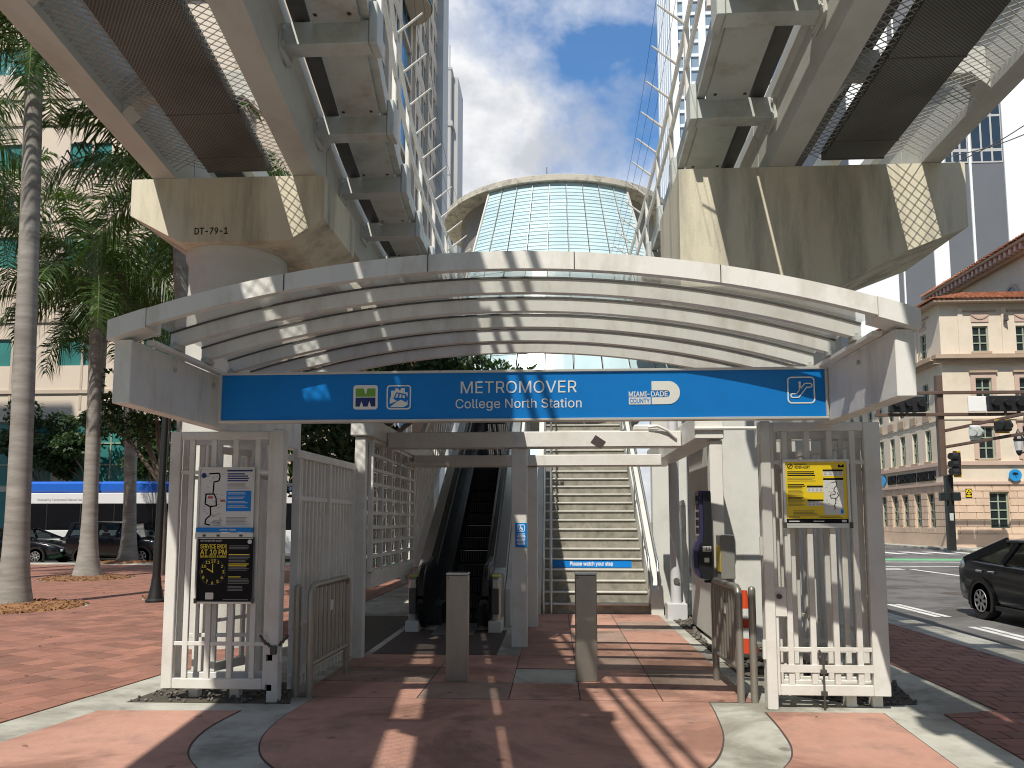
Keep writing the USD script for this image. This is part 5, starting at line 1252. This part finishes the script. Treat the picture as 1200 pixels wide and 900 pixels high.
def car(name, label, cat, loc, rz, stn, cab, wheels, r, belt_w, roof_w, posts, lights=True, group=None):
    """cab: (x rear base, x rear top, x front top, x front base, z belt, z roof)."""
    t = thing(name, label, cat, loc, rz, group)
    part(t, 'body', loft(stn), CARB, smooth=35)
    xr, xrt, xft, xf, zb, zr = cab
    # roof panel, gently domed
    mb = MB(); v = []; nx, ny = 9, 7
    for i in range(nx):
        x = xrt + (xft - xrt) * i / (nx - 1); e = math.sin(math.pi * i / (nx - 1)) ** .5 if 0 < i < nx - 1 else 0
        for j in range(ny):
            y = (j / (ny - 1) * 2 - 1); v.append((x, y * roof_w, zr - .05 + .05 * e - .045 * abs(y) ** 3))
    k = len(v); v += [(a, b, c - .035) for a, b, c in v]; f = []
    for i in range(nx - 1):
        for j in range(ny - 1):
            a = i * ny + j; f += [[a, a + ny, a + ny + 1], [a, a + ny + 1, a + 1]]; a += k; f += [[a, a + ny + 1, a + ny], [a, a + 1, a + ny + 1]]
    part(t, 'roof', mb.add(v, f), CARB, smooth=50)
    zt_ = zr - .10; zb2 = zb - .03
    def side(x, s, top): return np.array([x, s * (roof_w if top else belt_w), zt_ if top else zb2])
    for s in (-1, 1):
        for (a, b, w) in [(xr, xrt, .16), (xf, xft, .09)] + [(p, p + q, .09) for p, q in posts]:
            part(t, 'pillar', MB().beam(side(a, s, False), side(b, s, True), w, .06, .012, up=(0, 1, 0)), CARB)
        part(t, 'roof_rail', MB().beam(side(xrt - .02, s, True), side(xft + .02, s, True), .08, .06, .015), CARB)
        xs1 = [(xr + .10, xrt + .05)] + [(p, p + q) for p, q in posts] + [(xf - .06, xft - .03)]
        for (a, at), (b, bt) in zip(xs1[:-1], xs1[1:]):
            o = np.array([0, -s * .01, 0]); q = [side(a, s, False) + o, side(b, s, False) + o, side(bt, s, True) + o, side(at, s, True) + o]
            part(t, 'side_window', MB().quad(*(q if s < 0 else q[::-1])), CGLASS)
    part(t, 'rear_window', MB().quad((xr - .0, belt_w * .93, zb2), (xr, -belt_w * .93, zb2), (xrt, -roof_w * .93, zt_), (xrt, roof_w * .93, zt_)), CGLASS)
    part(t, 'windscreen', MB().quad((xf, -belt_w * .93, zb2), (xf, belt_w * .93, zb2), (xft, roof_w * .93, zt_), (xft, -roof_w * .93, zt_)), CGLASS)
    for x in (xr + .75, (xr + xf) / 2 + .35):
        for y in (-.38, .38):
            part(t, 'seat_back', MB().box(x, x + .16, y - .22, y + .22, zb - .35, zb + .12, .05), SEAT); part(t, 'headrest', MB().box(x + .02, x + .13, y - .12, y + .12, zb + .15, zb + .33, .04), SEAT)
    for x in wheels:
        for s in (-1, 1):
            wm = stn[len(stn) // 2][3]
            arch = Point(x, r).buffer(r * 1.17, 20).intersection(sbox(x - 2, .16, x + 2, 2)); Ta = np.eye(4); Ta[:3, 0] = (1, 0, 0); Ta[:3, 1] = (0, 0, 1); Ta[:3, 2] = (0, -1, 0); Ta[:3, 3] = (0, s * (wm - .05) , 0)
            part(t, 'wheel_arch', MB().prism(arch, -.07, .07, Ta), TRIMB)
            lip = Point(x, r).buffer(r * 1.24, 20).difference(Point(x, r).buffer(r * 1.15, 20)).intersection(sbox(x - 2, .22, x + 2, 2)); part(t, 'arch_lip', MB().prism(lip, -.075, .075, Ta), CARB)
            wheel(t, x, s * (wm - .085), r, .21, s)
    x0, x1 = stn[0][0], stn[-1][0]; hw = stn[1][3]
    for s in (-1, 1):
        part(t, 'tail_light', MB().box(x0 - .005, x0 + .26, s * (hw - .18) - .12, s * (hw - .18) + .155, stn[1][2] - .26, stn[1][2] - .10, .03), REDL)
        part(t, 'head_light', MB().box(x1 - .36, x1 - .02, s * (stn[-2][3] - .14) - .13, s * (stn[-2][3] - .14) + .13, stn[-2][2] - .17, stn[-2][2] - .05, .03), HEADL)
        xm = xf - .55; part(t, 'mirror', MB().box(xm - .06, xm + .06, *sorted((s * (belt_w + .05), s * (belt_w + .22))), zb + .02, zb + .16, .03), CARB)
        for xh in (posts[0][0] - .22, xr + .6): part(t, 'door_handle', MB().box(xh - .1, xh + .1, *sorted((s * (stn[len(stn) // 2][3] - .01), s * (stn[len(stn) // 2][3] + .02))), zb - .20, zb - .16, .01), CHROME)
        part(t, 'sill_trim', MB().box(wheels[0] + r * 1.25, wheels[1] - r * 1.25, *sorted((s * (stn[len(stn) // 2][3] - .04), s * (stn[len(stn) // 2][3] + .008))), .2, .28, .01), TRIMB)
    part(t, 'front_grille', MB().box(x1 - .1, x1 - .0, -.35, .35, stn[-2][2] - .3, stn[-2][2] - .16, .02), TRIMB)
    part(t, 'number_plate', MB().box(x0 - .02, x0 - .0, -.16, .16, .62, .76, .005), PAPER)
    return t
SED = [(-2.36, .42, .72, .66), (-2.31, .33, .92, .76), (-2.18, .27, 1.035, .84), (-1.85, .23, 1.06, .885), (-1.2, .2, 1.02, .905), (0, .19, .98, .91), (.8, .19, .97, .91), (1.25, .2, .94, .90), (1.75, .21, .85, .87), (2.1, .24, .76, .80), (2.28, .30, .66, .70), (2.34, .36, .56, .62)]
car('sedan', 'black sedan on the street at the right edge, seen from its rear quarter', 'car', (8.42, 12.85, -.13), -math.pi / 2, SED, (-1.95, -.95, .45, 1.35, 1.02, 1.47), (-1.32, 1.40), .325, .84, .60, [(-.75, .12), (.22, .02)])
car('sedan', 'dark sedan at the left edge with its nose in front of the bus', 'car', (-22.6 + 1.3 - .5, 30.3, -.134), 0, SED, (-1.95, -.95, .45, 1.35, 1.02, 1.47), (-1.32, 1.40), .325, .84, .60, [(-.75, .12), (.22, .02)])
SUV = [(-2.0, .5, .85, .80), (-1.97, .38, 1.12, .86), (-1.8, .32, 1.16, .90), (-1.2, .30, 1.15, .92), (0, .30, 1.12, .92), (.6, .30, 1.10, .92), (1.0, .31, 1.06, .91), (1.5, .33, 1.0, .88), (1.82, .38, .92, .82), (1.93, .45, .75, .75)]
car('minivan', 'black minivan parked behind the palm trunks in front of the bus', 'van', ((138 - 650) / F * 30.0, 30.0, -.134), 0, SUV, (-1.92, -1.75, .35, 1.0, 1.12, 1.72), (-1.22, 1.12), .35, .86, .72, [(-.75, .08), (.05, .05)])
# the bus
BW = mat('bus_white', (.66, .67, .67), .3, .03, 1); BB = mat('bus_blue', (.02, .12, .52), .3, .05, 1); BG = mat('bus_green', (.27, .46, .12), .35, .05); BBLK = mat('bus_window_black', (.006, .006, .007), .08, .1, spec=.6)
t = thing('bus', 'white city bus with blue roof and black windows in the cross street', 'bus', (-17.3, 33.4, -.134), 0)
bx0, bx1, by = -6.2, 6.2, 1.28
def bsec(z0, z1, name, m, inset=0.0): return part(t, name, MB().box(bx0 + inset, bx1 - inset, -by + inset, by - inset, z0, z1, .02), m)
bsec(.35, .78, 'skirt', BW); bsec(.781, 1.32, 'lower_side', BW); bsec(1.321, 2.45, 'window_band', BBLK, .012); bsec(2.451, 2.92, 'cantrail', BW)
for x0_, x1_ in ((-6.0, -2.4), (-2.36, .6), (.64, 3.4), (3.44, 6.0)): part(t, 'roof_pod', MB().box(x0_, x1_, -by + .05, by - .05, 2.925, 3.42, .10), BB)
part(t, 'lettering', MB().add(*txt('Powered by Compressed Natural Gas', .10, wallT((-5.05, -by - .001, 2.58)), .004, False, width=2.0)), GINK)
sw = Polygon([(-6.0, .42), (-6.0, .82), (-3.5, .74), (-2.2, .62), (-1.0, .42)]); part(t, 'green_swoosh', MB().prism(sw, 0, .004, wallT((0, -by - .001, 0))), BG)
for x in (-4.6, -3.1, -1.6, .1, 1.6, 3.1, 4.6): part(t, 'window_divider', MB().box(x - .02, x + .02, -by + .002, -by + .014, 1.34, 2.43), TRIMB)
for x in (-3.55, 3.6):
    ar = Point(0, 0).buffer(.60, 20).intersection(sbox(-1, -.35, 1, 1)); part(t, 'wheel_arch', MB().prism(ar, .0, .006, wallT((x, -by - .002, .48))), TRIMB)
    for s in (-1, 1): wheel(t, x, s * (by - .13), .48, .28, s)
part(t, 'marker_lamp', MB().box(-2.75, -2.65, -by - .02, -by, .95, 1.03, .005), REDL)

# ================================================================== SIGNALS AND LAMPS
BROWN = mat('brown_steel', (.105, .066, .048), .55, .12, 3, dirt=(.15, .105, .08), dscale=2, damt=.4); SIGB = mat('signal_black', (.015, .015, .015), .45, .1); SIGY = mat('signal_yellow', (.62, .36, .01), .45, .05); POLEB = mat('pole_black', (.015, .016, .015), .45, .1)
YP = 43.2; up_ = lambda u: P(u, 500, YP)[0]; zp = lambda v: P(1110, v, YP)[2]
t = thing('signal_gantry', 'brown steel signal gantry with twin arms before the corner building', 'signal pole')
part(t, 'pole', MB().box(up_(1098.5), up_(1105.5), YP - .17, YP + .17, zp(558), zp(440), .02), BROWN)
part(t, 'lower_pole', MB().box(up_(1103.5), up_(1112), YP - .16, YP + .16, 0, zp(556), .03), POLEB)
for v in (461, 486.5): part(t, 'arm', MB().box(up_(1024), up_(1330), YP - .30, YP - .171, zp(v) - .09, zp(v) + .09, .02), BROWN)
for u in (1026, 1190, 1250): part(t, 'arm_brace', MB().box(up_(u), up_(u) + .16, YP - .298, YP - .173, zp(486.5) + .092, zp(461) - .092, .01), BROWN)
part(t, 'far_arm', MB().beam((up_(1106), YP, zp(505)), (up_(1176), YP - 4.5, zp(491.5)), .13, .16, .02), BROWN); part(t, 'far_arm', MB().beam((up_(1106), YP, zp(524)), (up_(1176), YP - 4.5, zp(513)), .13, .16, .02), BROWN)
part(t, 'far_brace', MB().box(up_(1176) - .02, up_(1176) + .18, YP - 4.57, YP - 4.43, zp(515), zp(490), .01), BROWN)
part(t, 'hand_hole', MB().box(up_(1105.5), up_(1110), YP - .175, YP - .161, 1.6, 2.0, .004), STEELW)
def hsig(label, u0, u1, v0, v1, plate=None, n=3):
    s = thing('traffic_signal', label, 'traffic signal'); y = YP - .34
    part(s, 'housing', MB().box(up_(u0), up_(u1), y - .26, y, zp(v1), zp(v0), .04), SIGB)
    for k in range(n):
        x = up_(u0) + (up_(u1) - up_(u0)) * (k + .5) / n; zc = (zp(v0) + zp(v1)) / 2
        part(s, 'visor', MB().tube([[x, y - .26, zc + .05], [x, y - .48, zc + .03]], .19, 14), SIGB, smooth=40)
    part(s, 'hanger', MB().box(up_((u0 + u1) / 2) - .06, up_((u0 + u1) / 2) + .06, y - .12, y - .02, zp(v1) - .2, zp(v1) - .001, .01), BROWN)
    if plate: part(s, 'white_panel', MB().box(up_(plate[0]), up_(plate[1]), y - .12, y - .02, zp(v1) + .02, zp(v0), .02), WHT)
hsig('black signal head lying between the twin arms, left of pole', 1038, 1081, 466, 484)
hsig('black signal head with white panel at its left, right of pole', 1153, 1195, 466, 484, (1131, 1152))
def vsig(label, u, v0, v1, y, ax):
    s = thing('traffic_signal', label, 'traffic signal'); x = (u - 650) / F * y; z0 = CAMZ + (610 - v1) / F * y; z1 = CAMZ + (610 - v0) / F * y
    part(s, 'housing', MB().box(x - .22, x + .22, y - .24, y, z0, z1, .04), SIGB); part(s, 'back_plate', MB().box(x - .08, x + .34, y + .001, y + .03, z0 - .1, z1 + .1, .01), SIGY)
    for k in range(3):
        z = z0 + (z1 - z0) * (k + .5) / 3; part(s, 'visor', MB().tube([[x - .05, y - .24, z], [x - .42, y - .40, z - .02]], .19, 14), SIGB, smooth=40)
vsig('upright signal head with yellow back plate on the black pole', 1106, 533, 559, YP - .2, 0)
for lab, u0, u1, v0, v1, m in (('grey round signal seen from behind hanging on the slanted arms', 1125, 1136, 502, 518, STEELW), ('dark signal with yellow rim hanging on the slanted arms', 1153, 1170, 496, 509, SIGB), ('dark signal cut by the right edge of the picture', 1186, 1204, 490, 506, SIGB)):
    s = thing('traffic_signal', lab, 'traffic signal'); y = YP - 2.6; q = lambda u: (u - 650) / F * y; w = lambda v: CAMZ + (610 - v) / F * y
    part(s, 'housing', MB().box(q(u0), q(u1), y - .2, y + .2, w(v1), w(v0), .08), m); part(s, 'rim', MB().box(q(u0) + .1, q(u1) + .06, y + .201, y + .24, w(v1) - .06, w(v0) + .06, .01), SIGY if m is SIGB else m)
    for k in range(2): xx = q(u0) + (q(u1) - q(u0)) * (k + .5) / 2; part(s, 'visor', MB().tube([[xx, y - .2, w(v0) / 2 + w(v1) / 2], [xx - .25, y - .45, w(v0) / 2 + w(v1) / 2 - .02]], .2, 14), m, smooth=40)
for k, u in enumerate((1099.5, 1113)):
    s = thing('walk_signal', ['black walk signal box on the left side of the pole', 'black walk signal box on the right side of the pole'][k], 'walk signal'); x = up_(u)
    part(s, 'case', MB().box(x - .22, x + .22, YP - .36, YP - .05, zp(587), zp(577), .03), SIGB); part(s, 'face', MB().box(x - .17, x + .17, YP - .375, YP - .361, zp(586), zp(578), .01), PANE)
s = thing('street_lantern', 'old style black lantern on a bracket at the right edge', 'street lamp'); x = up_(1186); y = YP - .5; z0 = zp(535)
part(s, 'post', MB().tube([[up_(1199), y, 0], [up_(1199), y, zp(525)]], .14, 10), POLEB, smooth=40)
part(s, 'arm', MB().tube([[up_(1199), y, zp(534)], [up_(1192), y, zp(531)], [x, y, zp(533)]], .05, 8), POLEB)
part(s, 'lantern', MB().lathe([(.06, -.1), (.14, .05), (.24, .75), (.26, .8), (.10, 1.15), (.03, 1.35)], 8, (x, y, zp(533))), POLEB); part(s, 'glass', MB().lathe([(.16, .18), (.235, .66)], 8, (x, y, zp(533))), HEADL)
b_ = G(182, 706); t = thing('lamp_post', 'dark green lamp post standing left of the left gate', 'street lamp', (b_[0], b_[1], 0))
part(t, 'base', MB().lathe([(.19, 0), (.19, .05), (.155, .08), (.13, .2), (.10, .34), (.085, .5)], 20, (0, 0, 0)), POLEB, smooth=35); part(t, 'shaft', MB().tube([[0, 0, .5], [.05, 0, 3.9]], [.078, .062], 14), POLEB, smooth=40)
part(t, 'head', MB().lathe([(.05, 3.9), (.10, 3.95), (.22, 4.5), (.10, 4.75), (.02, 4.9)], 12, (.05, 0, 0)), POLEB)
for lab, p0, p1 in (('lower cable crossing in front of the striped tower', (1110, 184, 30), (1260, 128, 26)), ('upper cable crossing in front of the striped tower', (1110, 195, 30), (1260, 103, 26))):
    a = P(*p0); b = P(*p1); q = [a + (b - a) * k / 8 - np.array([0, 0, .25 * math.sin(math.pi * k / 8)]) for k in range(9)]; solo('cable', lab, 'cable', MB().tube(q, .02, 5), DARKST)
# ================================================================== PALMS AND TREES
TRUNK = mat('palm_trunk', (.27, .255, .225), .9, .3, 1.6, .3, 30, dirt=(.17, .15, .125), dscale=1.1, damt=.8, stretch=(.9, .9, 5.5))
SHAFT = mat('palm_crownshaft', (.13, .22, .05), .45, .15, 2, stretch=(1, 1, .3)); FROND = leafmat('palm_leaflet', (.05, .09, .02), (.20, .28, .08), .3); RACH = mat('palm_rachis', (.12, .17, .05), .5)
LEAF = leafmat('tree_leaf', (.035, .065, .018), (.14, .20, .05)); BARK = mat('tree_bark', (.16, .13, .10), .9, .25, 5, .5, 20); MULCH = mat('wood_mulch', (.23, .115, .05), .95, .45, 14, rnd=.2)
def frond(rr, az, el, L, droop):
    """One pinnate frond: arching midrib with hanging leaflets on both sides."""
    n = 12; pts = []; p = np.array([0., 0, 0]); a = el; h = np.array([math.cos(az), math.sin(az), 0])
    for i in range(n + 1):
        pts.append(p.copy()); p = p + (h * math.cos(a) + np.array([0, 0, math.sin(a)])) * L / n; a -= droop / n * (.5 + 1.0 * i / n)
    pts = np.array(pts); rad = np.linspace(.028, .005, n + 1); mid = MB().tube(pts, rad, 5, False)
    lv = MB(); side = np.cross(h, [0, 0, 1.0]); m = 64
    for k in range(m):
        f = .10 + .90 * (k + rr.uniform(-.3, .3)) / m; f = min(max(f, .05), .995); i = min(int(f * n), n - 1); t_ = f * n - i; b = pts[i] * (1 - t_) + pts[i + 1] * t_; d = pts[i + 1] - pts[i]; d = d / np.linalg.norm(d)
        ln = L * .30 * (math.sin(math.pi * min(f * .9 + .08, 1)) ** .6) * rr.uniform(.85, 1.15)
        for s in (-1, 1):
            dirv = side * s * rr.uniform(.75, 1.0) + d * rr.uniform(.45, .75) + np.array([0, 0, rr.uniform(-.55, .45)]); dirv /= np.linalg.norm(dirv)
            w = d * .022; q1 = b + dirv * ln * .55; q2 = b + dirv * ln + np.array([0, 0, -ln * rr.uniform(.25, .7)])
            lv.add([b - w * .6, b + w * .6, q1 + w, q1 - w, q2], [[0, 1, 2], [0, 2, 3], [3, 2, 4]])
    return mid, lv
def palm(label, base, top, r0, r1, shaft_len, nf, L, seed, flare=1.7):
    rr = random.Random(seed); base = np.array(base, float); top = np.array(top, float)
    t = thing('royal_palm', label, 'palm tree', tuple(base)); d = top - base; H = d[2]
    hs = np.array([0, .06, .14, .3, .6, 1.0, 1.6, 2.4, 3.4, 4.6, 5.8, 7.0, 8.2, 9.4]); hs = hs[hs < H - .2]; hs = np.append(hs, H)
    pts = [np.array([d[0] * (h / H) ** 1.6, d[1] * (h / H) ** 1.6, h]) for h in hs]; rad = [r1 + (r0 - r1) * max(0, 1 - h / H) ** .8 + r0 * (flare - 1) * math.exp(-h / .55) for h in hs]
    part(t, 'trunk', MB().tube(pts, rad, 20), TRUNK, smooth=60)
    ax = pts[-1] - pts[-2]; ax /= np.linalg.norm(ax); tp = pts[-1]
    part(t, 'crownshaft', MB().tube([tp, tp + ax * shaft_len * .15, tp + ax * shaft_len * .5, tp + ax * shaft_len], [r1 * 1.02, r1 * 1.15, r1 * .95, r1 * .5], 14), SHAFT, smooth=60)
    c0 = tp + ax * shaft_len * .9
    for k in range(nf):
        az = k * 2.39996 + rr.uniform(-.25, .25); u = k / (nf - 1); el = math.radians(78 - 95 * u + rr.uniform(-8, 8)); mid, lv = frond(rr, az, el, L * rr.uniform(.88, 1.1), math.radians(75 + 40 * rr.random()))
        for m in (mid, lv): m.v = [v + c0 for v in m.v]
        n = part(t, 'frond', lv, FROND); part(n.GetPrim(), 'midrib', mid, RACH, smooth=50)
    return t
def pbase(u, v): g = G(u, v); return (g[0], g[1], 0)
def ptop(u, v, Y): return P(u, v, Y)
b1 = pbase(15, 712); palm('thick trunked royal palm nearest the camera at the left edge', b1, ptop(40, 92, b1[1]), .205, .15, 1.15, 19, 3.1, 1)
b2 = pbase(102, 678); palm('leaning royal palm second from the left edge with green crownshaft', b2, ptop(113, 372, b2[1]), .20, .16, 1.35, 20, 3.2, 2, 2.1)
b3 = pbase(150, 659); palm('pale royal palm behind the lamp post beside the parked minivan', b3, ptop(153, 400, b3[1]), .24, .19, 1.3, 18, 3.2, 3, 1.9)
b4 = pbase(216, 696); palm('royal palm hidden behind the left pier cap', b4, ptop(211, 262, b4[1]), .20, .17, 1.2, 18, 3.2, 4)
b5 = pbase(-140, 690); palm('royal palm just outside the left edge, fronds hanging in', b5, ptop(-120, 190, b5[1]), .25, .17, 1.2, 22, 3.2, 5)
b6 = (-18.2, 23.0, 0); palm('royal palm by the kerb behind the left edge trunk', b6, (-18.1, 23, 10.2), .24, .18, 1.2, 18, 3.2, 6)
palm('royal palm in the second row left of the pier cap', (-10.2, 21.0, 0), (-10.1, 21, 9.6), .22, .17, 1.2, 17, 3.0, 8)
palm('royal palm in the second row right behind the leaning palm', (b2[0] * 24 / b2[1], 24.0, 0), (b2[0] * 24 / b2[1] + .1, 24, 7.6), .18, .15, 1.2, 18, 3.1, 7)
# beds of wood mulch round the trunks
bedl = ['mulch bed round the nearest palm', 'mulch bed round the leaning second palm', 'mulch bed round the palm by the minivan', 'mulch bed behind the lamp post', 'mulch bed outside the left edge']
chip = None
for i, (x, y, r) in enumerate(BEDS):
    rr = np.random.default_rng(i); mb = MB(); mb.lathe([(r * .98, -.01), (r * .8, .04), (r * .4, .09), (.02, .12)], 28, (x, y, 0))
    n = int(900 if i == 0 else 500)
    a = rr.uniform(0, 2 * math.pi, n); q = r * .99 * np.sqrt(rr.uniform(0, 1, n)); zz_ = .012 + .11 * (1 - q / r)
    for k in range(n):
        c = np.array([x + q[k] * math.cos(a[k]), y + q[k] * math.sin(a[k]), zz_[k] + .01]); d = rr.normal(0, 1, 3); d[2] *= .35; d /= np.linalg.norm(d)
        v, f = boxvf(rr.uniform(.05, .12), rr.uniform(.015, .03), .008); fr = np.array(frame(d)); mb.add(c + v @ fr, f)
    solo('mulch', bedl[i], 'mulch', mb, MULCH, kind='stuff')
def tree(name, label, base, trunk_h, blobs, nleaf, ls, seed, group=None):
    rr = np.random.default_rng(seed); base = np.array(base, float); t = thing(name, label, 'tree', tuple(base), 0, group)
    part(t, 'trunk', MB().tube([[0, 0, 0], [.03, .02, trunk_h * .5], [-.02, .05, trunk_h]], [.16, .12, .09], 10), BARK, smooth=50)
    limbs = MB()
    for (c, r) in blobs:
        c = np.array(c) - base; m = np.array([0, 0, trunk_h]); limbs.tube([m, m * .5 + c * .5 + [0, 0, .2], c], [.07, .045, .02], 6)
    part(t, 'limbs', limbs, BARK)
    lv = MB(); w = np.array([r ** 2 for _, r in blobs]); w = w / w.sum(); V = []; FF = []; n0 = 0
    for i in range(nleaf):
        c, r = blobs[rr.choice(len(blobs), p=w)]; c = np.array(c) - base; d = rr.normal(0, 1, 3); d /= np.linalg.norm(d); rad = r * rr.uniform(.25, 1.0) ** .4
        p = c + d * rad * [1, 1, .85]
        if meshkit.noise((p + base) * 1.6, seed) < .36: continue
        nrm = d * .6 + rr.normal(0, .6, 3) + [0, 0, .3]; nrm /= np.linalg.norm(nrm); s_ = np.cross(nrm, rr.normal(0, 1, 3)); s_ /= np.linalg.norm(s_); tt = np.cross(nrm, s_); L = ls * rr.uniform(.7, 1.3)
        V += [p, p + s_ * L * .5 + tt * L * .28, p + s_ * L, p + s_ * L * .5 - tt * L * .28]; FF += [[n0, n0 + 1, n0 + 2], [n0, n0 + 2, n0 + 3]]; n0 += 4
    part(t, 'crown', lv.add(V, FF), LEAF)
    return t
def blobs_in(u, v, Y, n, du, dv, r, seed):
    rr = random.Random(seed); out = []
    for k in range(n): out.append((P(u + rr.uniform(-du, du), v + rr.uniform(-dv, dv), Y + rr.uniform(-1, 1)), r * rr.uniform(.7, 1.2)))
    return out
for i, (u, v, lab) in enumerate(((30, 505, 'small street tree behind the bus at the left edge'), (95, 525, 'small street tree behind the bus between the palm trunks'), (170, 520, 'dense street tree behind the bus left of the left gate'), (262, 500, 'street tree behind the bus hidden by the left gate'))):
    tree('street_tree', lab, ((u - 650) / F * 42.5, 42.5, 0), 3.0, blobs_in(u, v, 42.3, 9, 30, 28, 1.0, i), 5200, .26, 40 + i)
b = [(P(375, 520, 14.5), .9), (P(350, 470, 15), 1.0), (P(410, 480, 15), 1.0), (P(440, 440, 15), .9), (P(395, 545, 14.5), .7), (P(340, 540, 14.6), .8), (P(490, 425, 15), .8), (P(545, 424, 15), .65), (P(600, 428, 15.2), .45), (P(520, 440, 15.5), .7), (P(300, 500, 15), 1.0)]
tree('shade_tree', 'leafy dark tree behind the barred fence left of the escalator', (-4.1, 15, 0), 2.6, b, 13000, .14, 77)
b = [(P(165, 505, 22), .6), (P(140, 455, 22), .7), (P(175, 440, 22), .7), (P(120, 490, 22), .6), (P(185, 490, 22), .8), (P(205, 450, 22), .7)]
tree('young_tree', 'young light green tree beside the leaning palm', (-11.5, 22, 0), 2.6, b, 6500, .14, 78)

# alike things share a group
GROUPS = {'royal_palm': 'royal palms on the plaza', 'street_tree': 'street trees behind the bus', 'bollard': 'steel bollards at the entrance', 'folding_gate': 'folding gates either side of the entrance',
    'traffic_signal': 'traffic signals at the junction', 'walk_signal': 'walk signals on the signal pole', 'guideway': 'elevated guideways', 'guideway_pier': 'guideway piers', 'mulch': 'mulch beds round the palms',
    'pipe_barrier': 'steel pipe barriers at the entrance', 'pipe_post': 'steel pipe posts at the entrance', 'fence': 'white barred fences', 'sedan': 'dark sedans', 'cable': 'overhead cables', 'city_block': 'city blocks behind the viewer', 'gravel': 'loose stones by the gates'}
import re
for p in stage.GetPrimAtPath('/World').GetChildren():
    k = re.sub(r'_[0-9]{3}$', '', p.GetName())
    if k in GROUPS: p.SetCustomDataByKey('group', GROUPS[k])
